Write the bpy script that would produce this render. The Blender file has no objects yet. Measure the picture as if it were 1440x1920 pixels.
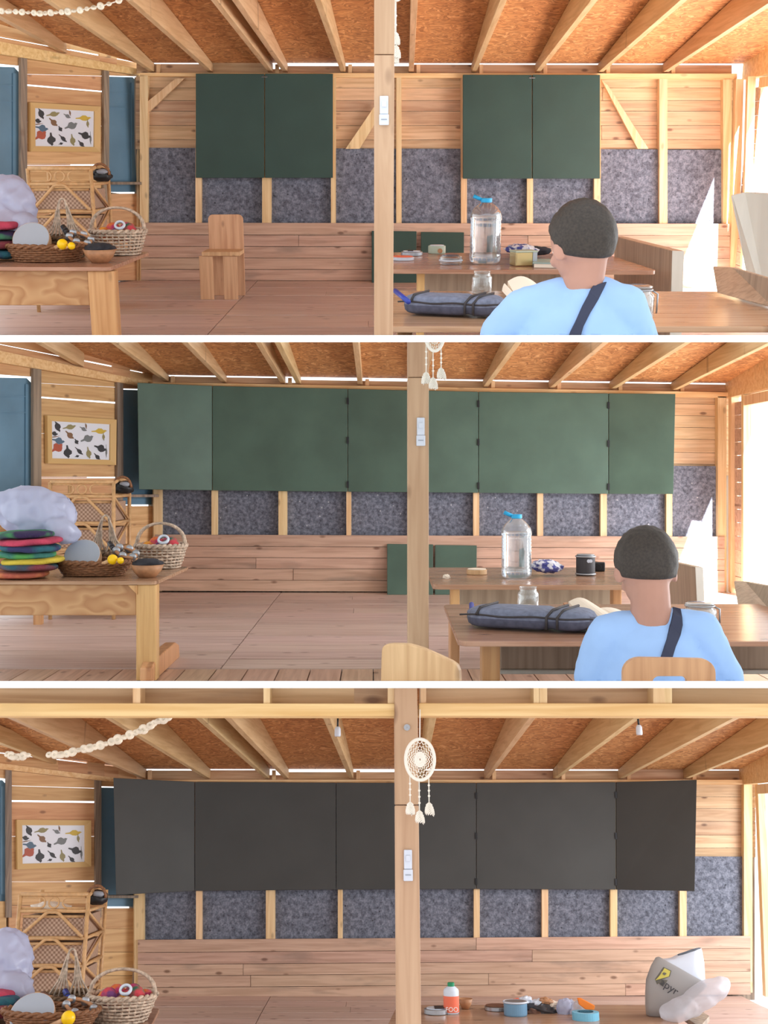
import bpy, bmesh, math, random
from mathutils import Vector, Matrix, noise
from mathutils.bvhtree import BVHTree
random.seed(7)
S = bpy.context.scene
COL = S.collection

# ---------------------------------------------------------------- camera, world, lights, exposure
F = 2100.0                       # focal length in pixels of the 1440 x 1920 frame
VX, VY = 700.0, 890.0            # where the level line of sight meets the frame
CAM = Vector((0, 0, 6.0))
cd = bpy.data.cameras.new('camera'); cam = bpy.data.objects.new('camera', cd); COL.objects.link(cam)
cam.location = CAM; cam.rotation_euler = (math.pi/2, 0, 0)
cd.sensor_fit = 'VERTICAL'; cd.sensor_height = 24; cd.lens = F/1920*24
cd.shift_x = (720-VX)/1920; cd.shift_y = -(960-VY)/1920
cd.clip_start = .05; cd.clip_end = 200
S.camera = cam
W = bpy.data.worlds.new('sky'); S.world = W; W.use_nodes = True
bg = W.node_tree.nodes['Background']; bg.inputs[0].default_value = (.93, .97, 1, 1); bg.inputs[1].default_value = 2.3
S.view_settings.view_transform = 'Standard'; S.view_settings.look = 'None'
S.view_settings.exposure = -0.30; S.view_settings.gamma = 1; S.view_settings.use_curve_mapping = False

# the three rooms stand one above the other, each pitched so that its floor runs away from the same viewer
ROOMS = {1: dict(hor=305, eye=1.25, name='upper'), 2: dict(hor=890, eye=1.24, name='middle'), 3: dict(hor=1535, eye=1.82, name='lower')}
for r, c in ROOMS.items():
    c['th'] = math.atan((VY-c['hor'])/F)
    c['R'] = Matrix.Rotation(c['th'], 4, 'X')
    c['M'] = Matrix.Translation(CAM) @ c['R'] @ Matrix.Translation((0, 0, -c['eye']))
    c['Ri'] = c['R'].inverted().to_3x3()
LIGHTS = []
def area_light(r, loc, target, sx, sy, power, color=(1, 1, 1)):
    l = bpy.data.lights.new('daylight', 'AREA'); l.shape = 'RECTANGLE'; l.size = sx; l.size_y = sy; l.energy = power; l.color = color
    o = bpy.data.objects.new('daylight', l); COL.objects.link(o)
    d = Vector(target)-Vector(loc)
    o.matrix_world = ROOMS[r]['M'] @ Matrix.Translation(loc) @ d.to_track_quat('-Z', 'Y').to_matrix().to_4x4()
    LIGHTS.append(o)
for r in (1, 2, 3):
    area_light(r, (7.0, 8.6, 2.0), (0, 11.0, 1.0), 4.5, 2.2, {1: 110, 2: 420, 3: 420}[r], (.97, .98, 1))      # bright daylight through the open right side

def sunbeam(r, patch, power):
    l = bpy.data.lights.new('low_sun', 'SPOT'); l.energy = power; l.spot_size = math.radians(15); l.spot_blend = .3; l.shadow_soft_size = .06; l.color = (1, .98, .95)
    o = bpy.data.objects.new('low_sun', l); COL.objects.link(o); d = Vector((-.34, 1, -.92))
    o.matrix_world = ROOMS[r]['M'] @ Matrix.Translation(Vector(patch)-d*9) @ d.to_track_quat('-Z', 'Y').to_matrix().to_4x4()
sunbeam(1, (3.3, 11.6, .75), 120000)
sunbeam(2, (3.4, 11.4, .75), 120000)

# ---------------------------------------------------------------- helpers
def ray(r, px, py):
    return ROOMS[r]['Ri'] @ Vector((px-VX, F, VY-py))
def P(r, px, py, y=None, z=None):
    d = ray(r, px, py); e = ROOMS[r]['eye']
    t = y/d.y if y is not None else (z-e)/d.z
    return Vector((d.x*t, d.y*t, e+d.z*t))
def PP(r, px, py, n, c):                       # on the vertical plane n.x*X + n.y*Y = c
    d = ray(r, px, py); t = c/(n[0]*d.x+n[1]*d.y)
    return Vector((d.x*t, d.y*t, ROOMS[r]['eye']+d.z*t))
def srgb(r, g, b):
    f = lambda v: v/12.92 if v <= .04045 else ((v+.055)/1.055)**2.4
    return (f(r/255), f(g/255), f(b/255), 1)

class MB:
    def __init__(s): s.v = []; s.f = []; s.m = []; s.mi = 0
    def add(s, vs, fs):
        n = len(s.v); s.v += [tuple(v) for v in vs]; s.f += [tuple(i+n for i in f) for f in fs]; s.m += [s.mi]*len(fs); return s
    def hexa(s, p):                             # p[0:4] one face, p[4:8] the opposite one
        return s.add(p, [(3, 2, 1, 0), (4, 5, 6, 7), (0, 1, 5, 4), (1, 2, 6, 5), (2, 3, 7, 6), (3, 0, 4, 7)])
    def slab(s, q, off): off = Vector(off); return s.hexa([Vector(a) for a in q]+[Vector(a)+off for a in q])
    def box(s, c, d, M=None):
        x, y, z = d[0]/2, d[1]/2, d[2]/2; c = Vector(c)
        p = [Vector(a) for a in ((-x, -y, -z), (x, -y, -z), (x, y, -z), (-x, y, -z), (-x, -y, z), (x, -y, z), (x, y, z), (-x, y, z))]
        if M is not None: p = [M @ a for a in p]
        return s.hexa([a+c for a in p])
    def prism(s, poly, off):
        off = Vector(off); n = len(poly); a = [Vector(p) for p in poly]; b = [p+off for p in a]
        return s.add(a+b, [tuple(range(n))[::-1], tuple(range(n, 2*n))]+[(i, (i+1) % n, n+(i+1) % n, n+i) for i in range(n)])
    def tube(s, pts, rad, n=6, closed=False, cap=True):
        pts = [Vector(p) for p in pts]; k = len(pts); R = rad if isinstance(rad, (list, tuple)) else [rad]*k
        vs = []; fs = []; up = None
        for i, p in enumerate(pts):
            if closed: t = pts[(i+1) % k]-pts[i-1]
            else: t = pts[min(i+1, k-1)]-pts[max(i-1, 0)]
            t = t.normalized() if t.length > 1e-9 else Vector((0, 0, 1))
            if up is None:
                up = t.cross(Vector((0, 0, 1)) if abs(t.z) < .9 else Vector((1, 0, 0))).normalized()
            up = (up-t*up.dot(t)).normalized(); b = t.cross(up)
            for j in range(n):
                a = 2*math.pi*j/n; vs.append(p+(up*math.cos(a)+b*math.sin(a))*R[i])
        for i in range(k if closed else k-1):
            i2 = (i+1) % k
            for j in range(n): fs.append((i*n+j, i*n+(j+1) % n, i2*n+(j+1) % n, i2*n+j))
        if not closed and cap: fs += [tuple(range(n))[::-1], tuple(range((k-1)*n, k*n))]
        return s.add(vs, fs)
    def lathe(s, prof, n=24, c=(0, 0, 0), sx=1, sy=1, M=None, cap=True):
        vs = []; fs = []; c = Vector(c)
        for r_, z in prof:
            for j in range(n):
                a = 2*math.pi*j/n; v = Vector((r_*math.cos(a)*sx, r_*math.sin(a)*sy, z))
                vs.append((M @ v if M is not None else v)+c)
        for i in range(len(prof)-1):
            for j in range(n): fs.append((i*n+j, i*n+(j+1) % n, (i+1)*n+(j+1) % n, (i+1)*n+j))
        if cap: fs += [tuple(range(n))[::-1], tuple(range((len(prof)-1)*n, len(prof)*n))]
        return s.add(vs, fs)
    def ball(s, c, r, nu=20, nv=12, M=None, nz=0, fr=3, seed=0, squash=None):
        rr = r if isinstance(r, (list, tuple)) else (r, r, r); c = Vector(c); vs = []; fs = []
        for i in range(nv+1):
            th = math.pi*i/nv
            for j in range(nu):
                a = 2*math.pi*j/nu; d = Vector((math.sin(th)*math.cos(a), math.sin(th)*math.sin(a), math.cos(th)))
                k = 1+(nz*noise.noise(d*fr+Vector((seed, seed*1.7, 0))) + nz*.5*noise.noise(d*fr*2.6+Vector((0, seed, 5))) if nz else 0)
                v = Vector((d.x*rr[0], d.y*rr[1], d.z*rr[2]))*k
                if squash is not None and v.z < squash: v.z = squash+(v.z-squash)*.08
                vs.append((M @ v if M is not None else v)+c)
        for i in range(nv):
            for j in range(nu): fs.append((i*nu+j, (i+1)*nu+j, (i+1)*nu+(j+1) % nu, i*nu+(j+1) % nu))
        return s.add(vs, fs)
    def capsule(s, a, b, ra, rb, n=14):
        a = Vector(a); b = Vector(b); d = (b-a).normalized(); pts = []; rad = []
        for i in range(5):
            t = math.pi/2*(1-i/4); pts.append(a-d*ra*math.sin(t)); rad.append(max(ra*math.cos(t), 1e-4))
        for i in range(5):
            t = math.pi/2*i/4; pts.append(b+d*rb*math.sin(t)); rad.append(max(rb*math.cos(t), 1e-4))
        return s.tube(pts, rad, n)
    def mesh(s, name, mats, smooth=False):
        me = bpy.data.meshes.new(name); me.from_pydata(s.v, [], s.f)
        for m in (mats if isinstance(mats, (list, tuple)) else [mats]): me.materials.append(m)
        me.polygons.foreach_set('material_index', s.m)
        bm = bmesh.new(); bm.from_mesh(me); bmesh.ops.remove_doubles(bm, verts=bm.verts, dist=1e-6)
        bmesh.ops.recalc_face_normals(bm, faces=bm.faces)
        for f in bm.faces: f.smooth = smooth
        bm.to_mesh(me); bm.free()
        return me

ROOM_OF = {}
CUR = [1]
def link(o, parent=None):
    COL.objects.link(o)
    if parent is not None: o.parent = parent
    ROOM_OF[o.name] = CUR[0]
    return o
def obj(name, mb, mat, parent=None, smooth=False, bevel=0):
    me = mb.mesh(name, mat, smooth) if isinstance(mb, MB) else mb
    o = link(bpy.data.objects.new(name, me), parent)
    if bevel:
        b = o.modifiers.new('bevel', 'BEVEL'); b.width = bevel; b.segments = 2; b.limit_method = 'ANGLE'
    return o
def tag(o, label, cat, group=None, kind=None):
    o['label'] = label; o['category'] = cat
    if group: o['group'] = group
    if kind: o['kind'] = kind
    return o
def thing(name, label, cat, loc=(0, 0, 0), rz=0, group=None, kind=None):
    o = link(bpy.data.objects.new(name, None)); o.location = loc; o.rotation_euler = (0, 0, rz); o.empty_display_size = .05
    return tag(o, label, cat, group, kind)
def struct(name, label, cat): return thing(name, label, cat, kind='structure')
def lerp(a, b, t): return a+(b-a)*t
def ly(L, x): return L[1]+(L[3]-L[1])*(x-L[0])/(L[2]-L[0])

# ---------------------------------------------------------------- materials
def newmat(name):
    m = bpy.data.materials.new(name); m.use_nodes = True; nt = m.node_tree
    return m, nt, nt.nodes['Principled BSDF']
def N(nt, t, **kw):
    n = nt.nodes.new(t)
    for k, v in kw.items(): setattr(n, k, v)
    return n
def plain(name, col, rough=.6, metal=0, nz=0, scale=20, spec=.4):
    m, nt, b = newmat(name); b.inputs['Roughness'].default_value = rough; b.inputs['Metallic'].default_value = metal
    b.inputs['Specular IOR Level'].default_value = spec
    if nz:
        tc = N(nt, 'ShaderNodeTexCoord'); t = N(nt, 'ShaderNodeTexNoise'); t.inputs['Scale'].default_value = scale; t.inputs['Detail'].default_value = 5
        nt.links.new(tc.outputs['Object'], t.inputs['Vector'])
        r = N(nt, 'ShaderNodeValToRGB'); r.color_ramp.elements[0].position = .3; r.color_ramp.elements[1].position = .7
        r.color_ramp.elements[0].color = tuple(c*(1-nz) for c in col[:3])+(1,); r.color_ramp.elements[1].color = tuple(min(1, c*(1+nz)) for c in col[:3])+(1,)
        nt.links.new(t.outputs['Fac'], r.inputs['Fac']); nt.links.new(r.outputs['Color'], b.inputs['Base Color'])
        bp = N(nt, 'ShaderNodeBump'); bp.inputs['Strength'].default_value = .25; bp.inputs['Distance'].default_value = .004
        nt.links.new(t.outputs['Fac'], bp.inputs['Height']); nt.links.new(bp.outputs['Normal'], b.inputs['Normal'])
    else: b.inputs['Base Color'].default_value = col
    return m
def wood(name, light, dark, axis, knots=.5, rough=.55, vary=.10, dens=1.0, stain=0, dax='y', rot=0):
    m, nt, b = newmat(name); L = nt.links.new
    tc = N(nt, 'ShaderNodeTexCoord'); oi = N(nt, 'ShaderNodeObjectInfo')
    mul = N(nt, 'ShaderNodeVectorMath', operation='SCALE'); mul.inputs[0].default_value = (17, 23, 31)
    L(oi.outputs['Random'], mul.inputs['Scale'])
    add = N(nt, 'ShaderNodeVectorMath', operation='ADD'); L(tc.outputs['Object'], add.inputs[0]); L(mul.outputs[0], add.inputs[1])
    if rot:
        rm = N(nt, 'ShaderNodeVectorRotate', rotation_type='Z_AXIS'); rm.inputs['Angle'].default_value = rot; L(add.outputs[0], rm.inputs['Vector']); add = rm
    mp = N(nt, 'ShaderNodeMapping'); sc = [18*dens]*3; sc['xyz'.index(axis)] = .9*dens; mp.inputs['Scale'].default_value = sc
    L(add.outputs[0], mp.inputs['Vector'])
    g = N(nt, 'ShaderNodeTexNoise'); g.inputs['Scale'].default_value = 1.6; g.inputs['Detail'].default_value = 6; g.inputs['Distortion'].default_value = .6
    L(mp.outputs[0], g.inputs['Vector'])
    rp = N(nt, 'ShaderNodeValToRGB'); rp.color_ramp.elements[0].position = .34; rp.color_ramp.elements[1].position = .62
    rp.color_ramp.elements[0].color = dark; rp.color_ramp.elements[1].color = light; L(g.outputs['Fac'], rp.inputs['Fac'])
    col = rp.outputs['Color']
    if knots:
        mk = N(nt, 'ShaderNodeMapping'); sk = [7.5]*3; sk['xyz'.index(axis)] = 3.4; sk['xyz'.index(dax)] = .4; mk.inputs['Scale'].default_value = sk; L(add.outputs[0], mk.inputs['Vector'])
        vo = N(nt, 'ShaderNodeTexVoronoi'); vo.inputs['Scale'].default_value = 1.0; L(mk.outputs[0], vo.inputs['Vector'])
        kr = N(nt, 'ShaderNodeMapRange'); kr.inputs['From Min'].default_value = .07; kr.inputs['From Max'].default_value = .16
        kr.inputs['To Min'].default_value = knots; kr.inputs['To Max'].default_value = 0; L(vo.outputs['Distance'], kr.inputs['Value'])
        mx = N(nt, 'ShaderNodeMix', data_type='RGBA'); L(kr.outputs[0], mx.inputs[0]); L(col, mx.inputs[6]); mx.inputs[7].default_value = srgb(96, 58, 40); col = mx.outputs[2]
    if stain:
        ms = N(nt, 'ShaderNodeMapping'); ss = [5]*3; ss['xyz'.index(axis)] = 1.2; ms.inputs['Scale'].default_value = ss; L(add.outputs[0], ms.inputs['Vector'])
        sn = N(nt, 'ShaderNodeTexNoise'); sn.inputs['Scale'].default_value = 1.3; sn.inputs['Detail'].default_value = 4; L(ms.outputs[0], sn.inputs['Vector'])
        sr = N(nt, 'ShaderNodeMapRange'); sr.inputs['From Min'].default_value = .56; sr.inputs['From Max'].default_value = .72; sr.inputs['To Max'].default_value = stain
        L(sn.outputs['Fac'], sr.inputs['Value'])
        m2 = N(nt, 'ShaderNodeMix', data_type='RGBA'); L(sr.outputs[0], m2.inputs[0]); L(col, m2.inputs[6]); m2.inputs[7].default_value = srgb(120, 108, 98); col = m2.outputs[2]
    hs = N(nt, 'ShaderNodeHueSaturation'); mr = N(nt, 'ShaderNodeMapRange'); mr.inputs['To Min'].default_value = 1-vary; mr.inputs['To Max'].default_value = 1+vary
    L(oi.outputs['Random'], mr.inputs['Value']); L(mr.outputs[0], hs.inputs['Value']); L(col, hs.inputs['Color'])
    mr2 = N(nt, 'ShaderNodeMapRange'); mr2.inputs['To Min'].default_value = .49; mr2.inputs['To Max'].default_value = .51
    fr = N(nt, 'ShaderNodeMath', operation='FRACT'); m7 = N(nt, 'ShaderNodeMath', operation='MULTIPLY'); m7.inputs[1].default_value = 7.3
    L(oi.outputs['Random'], m7.inputs[0]); L(m7.outputs[0], fr.inputs[0]); L(fr.outputs[0], mr2.inputs['Value']); L(mr2.outputs[0], hs.inputs['Hue'])
    L(hs.outputs['Color'], b.inputs['Base Color']); b.inputs['Roughness'].default_value = rough; b.inputs['Specular IOR Level'].default_value = .35
    bp = N(nt, 'ShaderNodeBump'); bp.inputs['Strength'].default_value = .12; bp.inputs['Distance'].default_value = .003; L(g.outputs['Fac'], bp.inputs['Height']); L(bp.outputs['Normal'], b.inputs['Normal'])
    return m
def plywood(name, light, dark):
    m, nt, b = newmat(name); L = nt.links.new
    tc = N(nt, 'ShaderNodeTexCoord'); mp = N(nt, 'ShaderNodeMapping'); mp.inputs['Scale'].default_value = (1.3, .3, 2.2); L(tc.outputs['Object'], mp.inputs['Vector'])
    n1 = N(nt, 'ShaderNodeTexNoise'); n1.inputs['Scale'].default_value = 1.6; n1.inputs['Detail'].default_value = 2; L(mp.outputs[0], n1.inputs['Vector'])
    mu = N(nt, 'ShaderNodeMath', operation='MULTIPLY'); mu.inputs[1].default_value = 11; L(n1.outputs['Fac'], mu.inputs[0])
    fr = N(nt, 'ShaderNodeMath', operation='FRACT'); L(mu.outputs[0], fr.inputs[0])
    rp = N(nt, 'ShaderNodeValToRGB'); e = rp.color_ramp.elements; e[0].color = light; e[1].color = light; e[0].position = 0; x = e.new(.75); x.color = dark; x = e.new(.35); x.color = tuple(.55*u+.45*v for u, v in zip(light, dark))
    L(fr.outputs[0], rp.inputs['Fac']); L(rp.outputs['Color'], b.inputs['Base Color']); b.inputs['Roughness'].default_value = .4
    return m
def osb(name):
    m, nt, b = newmat(name); L = nt.links.new
    tc = N(nt, 'ShaderNodeTexCoord'); n1 = N(nt, 'ShaderNodeTexNoise'); n1.inputs['Scale'].default_value = 3.2
    L(tc.outputs['Object'], n1.inputs['Vector'])
    av = N(nt, 'ShaderNodeVectorMath', operation='MULTIPLY_ADD'); av.inputs[1].default_value = (.9, .9, .9); L(n1.outputs['Color'], av.inputs[0]); L(tc.outputs['Object'], av.inputs[2])
    mp = N(nt, 'ShaderNodeMapping'); mp.inputs['Scale'].default_value = (11, 24, 11); mp.inputs['Rotation'].default_value = (0, 0, .5); L(av.outputs[0], mp.inputs['Vector'])
    vo = N(nt, 'ShaderNodeTexVoronoi'); vo.inputs['Scale'].default_value = 1.6; L(mp.outputs[0], vo.inputs['Vector'])
    bw = N(nt, 'ShaderNodeSeparateColor'); L(vo.outputs['Color'], bw.inputs[0])
    rp = N(nt, 'ShaderNodeValToRGB'); e = rp.color_ramp.elements; e[0].color = srgb(164, 108, 62); e[1].color = srgb(236, 188, 132)
    x = e.new(.5); x.color = srgb(204, 144, 90); x = e.new(.82); x.color = srgb(216, 158, 102)
    L(bw.outputs[0], rp.inputs['Fac']); L(rp.outputs['Color'], b.inputs['Base Color']); b.inputs['Roughness'].default_value = .6
    return m
def felt(name):
    m, nt, b = newmat(name); L = nt.links.new
    tc = N(nt, 'ShaderNodeTexCoord'); t = N(nt, 'ShaderNodeTexNoise'); t.inputs['Scale'].default_value = 26; t.inputs['Detail'].default_value = 8; t.inputs['Roughness'].default_value = .75
    L(tc.outputs['Object'], t.inputs['Vector'])
    rp = N(nt, 'ShaderNodeValToRGB'); e = rp.color_ramp.elements; e[0].position = .32; e[1].position = .66; e[0].color = srgb(58, 60, 68); e[1].color = srgb(142, 146, 160)
    x = e.new(.48); x.color = srgb(102, 106, 120); L(t.outputs['Fac'], rp.inputs['Fac'])
    vo = N(nt, 'ShaderNodeTexVoronoi'); vo.inputs['Scale'].default_value = 13; L(tc.outputs['Object'], vo.inputs['Vector'])
    kr = N(nt, 'ShaderNodeMapRange'); kr.inputs['From Min'].default_value = .08; kr.inputs['From Max'].default_value = .13; kr.inputs['To Min'].default_value = .8; kr.inputs['To Max'].default_value = 0
    L(vo.outputs['Distance'], kr.inputs['Value'])
    sp = N(nt, 'ShaderNodeSeparateColor'); L(vo.outputs['Color'], sp.inputs[0])
    gt = N(nt, 'ShaderNodeMath', operation='GREATER_THAN'); gt.inputs[1].default_value = .6; L(sp.outputs[0], gt.inputs[0])
    ml = N(nt, 'ShaderNodeMath', operation='MULTIPLY'); L(kr.outputs[0], ml.inputs[0]); L(gt.outputs[0], ml.inputs[1])
    gc = N(nt, 'ShaderNodeMix', data_type='RGBA'); gt2 = N(nt, 'ShaderNodeMath', operation='GREATER_THAN'); gt2.inputs[1].default_value = .55; L(sp.outputs[1], gt2.inputs[0]); L(gt2.outputs[0], gc.inputs[0])
    gc.inputs[6].default_value = srgb(190, 192, 198); gc.inputs[7].default_value = srgb(24, 24, 28)
    mx = N(nt, 'ShaderNodeMix', data_type='RGBA'); L(ml.outputs[0], mx.inputs[0]); L(rp.outputs['Color'], mx.inputs[6]); L(gc.outputs[2], mx.inputs[7])
    L(mx.outputs[2], b.inputs['Base Color']); b.inputs['Roughness'].default_value = .95
    bp = N(nt, 'ShaderNodeBump'); bp.inputs['Strength'].default_value = .4; bp.inputs['Distance'].default_value = .01; L(t.outputs['Fac'], bp.inputs['Height']); L(bp.outputs['Normal'], b.inputs['Normal'])
    return m
def twotone(name, a, c, scale=6, soft=.06):
    m, nt, b = newmat(name); L = nt.links.new
    tc = N(nt, 'ShaderNodeTexCoord'); t = N(nt, 'ShaderNodeTexNoise'); t.inputs['Scale'].default_value = scale; t.inputs['Detail'].default_value = 2; L(tc.outputs['Object'], t.inputs['Vector'])
    rp = N(nt, 'ShaderNodeValToRGB'); e = rp.color_ramp.elements; e[0].position = .5-soft; e[1].position = .5+soft; e[0].color = a; e[1].color = c
    L(t.outputs['Fac'], rp.inputs['Fac']); L(rp.outputs['Color'], b.inputs['Base Color']); b.inputs['Roughness'].default_value = .95
    n2 = N(nt, 'ShaderNodeTexNoise'); n2.inputs['Scale'].default_value = 90; L(tc.outputs['Object'], n2.inputs['Vector'])
    bp = N(nt, 'ShaderNodeBump'); bp.inputs['Strength'].default_value = .5; bp.inputs['Distance'].default_value = .01; L(n2.outputs['Fac'], bp.inputs['Height']); L(bp.outputs['Normal'], b.inputs['Normal'])
    return m
def clear(name, tint, gloss=.12, diffuse=.12):
    m, nt, b = newmat(name); L = nt.links.new; out = nt.nodes['Material Output']
    tr = N(nt, 'ShaderNodeBsdfTransparent'); tr.inputs[0].default_value = tint
    gl = N(nt, 'ShaderNodeBsdfGlossy'); gl.inputs['Roughness'].default_value = .06
    lw = N(nt, 'ShaderNodeLayerWeight'); lw.inputs['Blend'].default_value = .35
    ma = N(nt, 'ShaderNodeMath', operation='MULTIPLY_ADD'); ma.inputs[1].default_value = .75; ma.inputs[2].default_value = gloss*.5; L(lw.outputs['Facing'], ma.inputs[0])
    mx = N(nt, 'ShaderNodeMixShader'); L(ma.outputs[0], mx.inputs[0]); L(tr.outputs[0], mx.inputs[1]); L(gl.outputs[0], mx.inputs[2])
    df = N(nt, 'ShaderNodeBsdfTranslucent'); df.inputs[0].default_value = (.9, .93, .95, 1)
    m2 = N(nt, 'ShaderNodeMixShader'); m2.inputs[0].default_value = diffuse; L(mx.outputs[0], m2.inputs[1]); L(df.outputs[0], m2.inputs[2]); L(m2.outputs[0], out.inputs[0])
    return m
def film(name, col, see=.25):
    m, nt, b = newmat(name); L = nt.links.new; out = nt.nodes['Material Output']
    b.inputs['Base Color'].default_value = col; b.inputs['Roughness'].default_value = .3
    tl = N(nt, 'ShaderNodeBsdfTranslucent'); tl.inputs[0].default_value = col
    m1 = N(nt, 'ShaderNodeMixShader'); m1.inputs[0].default_value = .4; L(b.outputs[0], m1.inputs[1]); L(tl.outputs[0], m1.inputs[2])
    tr = N(nt, 'ShaderNodeBsdfTransparent'); m2 = N(nt, 'ShaderNodeMixShader'); m2.inputs[0].default_value = see
    L(m1.outputs[0], m2.inputs[1]); L(tr.outputs[0], m2.inputs[2]); L(m2.outputs[0], out.inputs[0])
    return m
def wicker(name, a, c, sx=60, sz=60):
    m, nt, b = newmat(name); L = nt.links.new
    tc = N(nt, 'ShaderNodeTexCoord'); mp = N(nt, 'ShaderNodeMapping'); mp.inputs['Scale'].default_value = (sx, sx, sz); L(tc.outputs['Object'], mp.inputs['Vector'])
    ck = N(nt, 'ShaderNodeTexChecker'); ck.inputs['Scale'].default_value = 1; ck.inputs[1].default_value = a; ck.inputs[2].default_value = c; L(mp.outputs[0], ck.inputs['Vector'])
    L(ck.outputs['Color'], b.inputs['Base Color']); b.inputs['Roughness'].default_value = .7
    bp = N(nt, 'ShaderNodeBump'); bp.inputs['Strength'].default_value = .6; bp.inputs['Distance'].default_value = .004; L(ck.outputs['Fac'], bp.inputs['Height']); L(bp.outputs['Normal'], b.inputs['Normal'])
    return m

PINE_L, PINE_D = srgb(236, 190, 138), srgb(208, 152, 98)
M = {}
M['clad'] = wood('pine_cladding', srgb(216, 182, 146), srgb(190, 152, 116), 'x', .75, vary=.12, stain=.3)
M['lining'] = wood('pine_lining', srgb(206, 172, 150), srgb(182, 148, 126), 'x', .75, vary=.08, stain=.5)
M['stud'] = wood('pine_stud', srgb(236, 206, 162), srgb(218, 180, 132), 'z', .4, vary=.06)
M['postw'] = wood('post_pine', srgb(194, 158, 130), srgb(176, 138, 110), 'z', .6, vary=.03)
M['raft'] = wood('pine_rafter', srgb(220, 188, 144), srgb(202, 166, 120), 'y', .4, vary=.06, dax='z')
M['beam'] = wood('pine_beam', srgb(240, 206, 152), srgb(222, 178, 120), 'x', .3, vary=.05, stain=.2)
M['floorx'] = wood('floor_boards_wide', srgb(214, 190, 180), srgb(190, 162, 150), 'x', .75, rough=.4, vary=.06, dax='z')
M['floory'] = wood('floor_boards_near', srgb(206, 172, 148), srgb(180, 146, 122), 'y', .6, rough=.4, vary=.09, dax='z')
M['table'] = wood('varnished_pine', srgb(182, 144, 118), srgb(156, 114, 88), 'x', .65, rough=.22, vary=.05, dax='z')
M['tablez'] = wood('varnished_pine_upright', srgb(212, 166, 116), srgb(190, 140, 92), 'z', .4, rough=.35, vary=.05)
M['ply'] = plywood('plywood_apron', srgb(196, 152, 106), srgb(172, 122, 78))
M['chairwood'] = wood('chair_pine', srgb(216, 176, 136), srgb(194, 150, 112), 'z', .5, rough=.5, vary=.05)
M['beech'] = wood('beech_chair', srgb(196, 146, 112), srgb(172, 122, 92), 'z', 0, rough=.35, vary=.03)
M['greywood'] = wood('weathered_board', srgb(158, 140, 122), srgb(120, 106, 94), 'z', .3, vary=.1)
for r_, a_ in ((1, math.atan2(1, .55)), (2, math.atan2(1, .46)), (3, math.atan2(1, 1.0))):
    M['leftw%d' % r_] = wood('left_wall_boards', srgb(220, 178, 130), srgb(200, 152, 106), 'x', .6, vary=.09, rot=-a_)
M['panel'] = wood('grey_beige_panel', srgb(184, 164, 142), srgb(160, 140, 120), 'z', .1, rough=.4, vary=.04)
M['palepanel'] = wood('pale_panel', srgb(212, 209, 200), srgb(202, 198, 189), 'z', 0, rough=.4, vary=.02, dens=.3)
M['osb'] = osb('strand_board'); M['felt'] = felt('grey_felt_insulation')
M['board1'] = plain('green_chalkboard', srgb(48, 72, 65), .55, nz=.10, scale=2.5)
M['board2'] = plain('worn_green_chalkboard', srgb(74, 98, 86), .55, nz=.14, scale=2.5)
M['board3'] = plain('black_chalkboard', srgb(66, 67, 66), .6, nz=.08, scale=2.5)
M['edge'] = plain('board_edge_timber', srgb(216, 170, 110), .6)
M['shutter'] = plain('blue_grey_shutter', srgb(98, 134, 158), .5, nz=.12, scale=3)
M['darkline'] = plain('dark_metal', srgb(46, 46, 48), .4, .6)
M['white'] = plain('white_paint', srgb(250, 250, 248), .6)
M['plastic'] = plain('white_plastic', srgb(206, 212, 224), .35)
M['greyp'] = plain('grey_plastic', srgb(150, 155, 165), .4)
M['black'] = plain('black_plastic', srgb(28, 28, 30), .45)
M['cotton'] = plain('white_cotton', srgb(240, 234, 222), .9)
M['shell'] = plain('seashell', srgb(236, 226, 206), .5, nz=.15, scale=40)
M['rattan'] = plain('rattan_cane', srgb(206, 164, 116), .45, nz=.15, scale=30)
M['weave'] = wicker('woven_cane', srgb(150, 118, 96), srgb(196, 166, 144), 55, 55)
M['brownwick'] = plain('brown_willow', srgb(134, 92, 62), .6, nz=.3, scale=60)
M['darkwick'] = plain('dark_willow', srgb(112, 88, 64), .6, nz=.35, scale=50)
M['palewick'] = plain('bleached_willow', srgb(194, 174, 154), .6, nz=.4, scale=45)
M['bowl'] = plain('turned_wood_bowl', srgb(176, 128, 92), .5, nz=.2, scale=25)
M['darkcloth'] = plain('dark_cloth', srgb(52, 52, 58), .9, nz=.3, scale=20)
M['drum'] = plain('drum_skin', srgb(170, 178, 190), .5)
M['yellow'] = plain('yellow_gloss', srgb(250, 205, 20), .3)
M['steel'] = plain('bright_steel', srgb(168, 172, 178), .38, .8)
M['gold'] = plain('gold_tin', srgb(200, 180, 130), .28, .7)
M['teal'] = plain('teal_cover', srgb(150, 176, 172), .5)
M['mint'] = plain('mint_tin', srgb(178, 190, 172), .4)
M['blue'] = plain('blue_cap', srgb(40, 170, 225), .35)
M['pen'] = plain('blue_pen', srgb(48, 66, 160), .3)
M['denim'] = plain('grey_blue_denim', srgb(116, 122, 142), .9, nz=.22, scale=40)
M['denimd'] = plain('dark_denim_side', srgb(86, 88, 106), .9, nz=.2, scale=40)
M['zip'] = plain('zip_tape', srgb(64, 60, 62), .7)
M['paper'] = plain('page_paper', srgb(236, 222, 204), .8)
M['tee'] = plain('pale_blue_cotton', srgb(152, 184, 228), .85, nz=.03, scale=8)
M['skin'] = plain('skin', srgb(178, 132, 114), .5, nz=.04, scale=12)
M['hair'] = plain('short_dark_hair', srgb(52, 44, 38), .6, nz=.35, scale=130)
M['strap'] = plain('navy_strap', srgb(52, 56, 76), .8)
M['foil'] = twotone('printed_foil', srgb(80, 84, 150), srgb(222, 222, 230), 24, .05)
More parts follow.
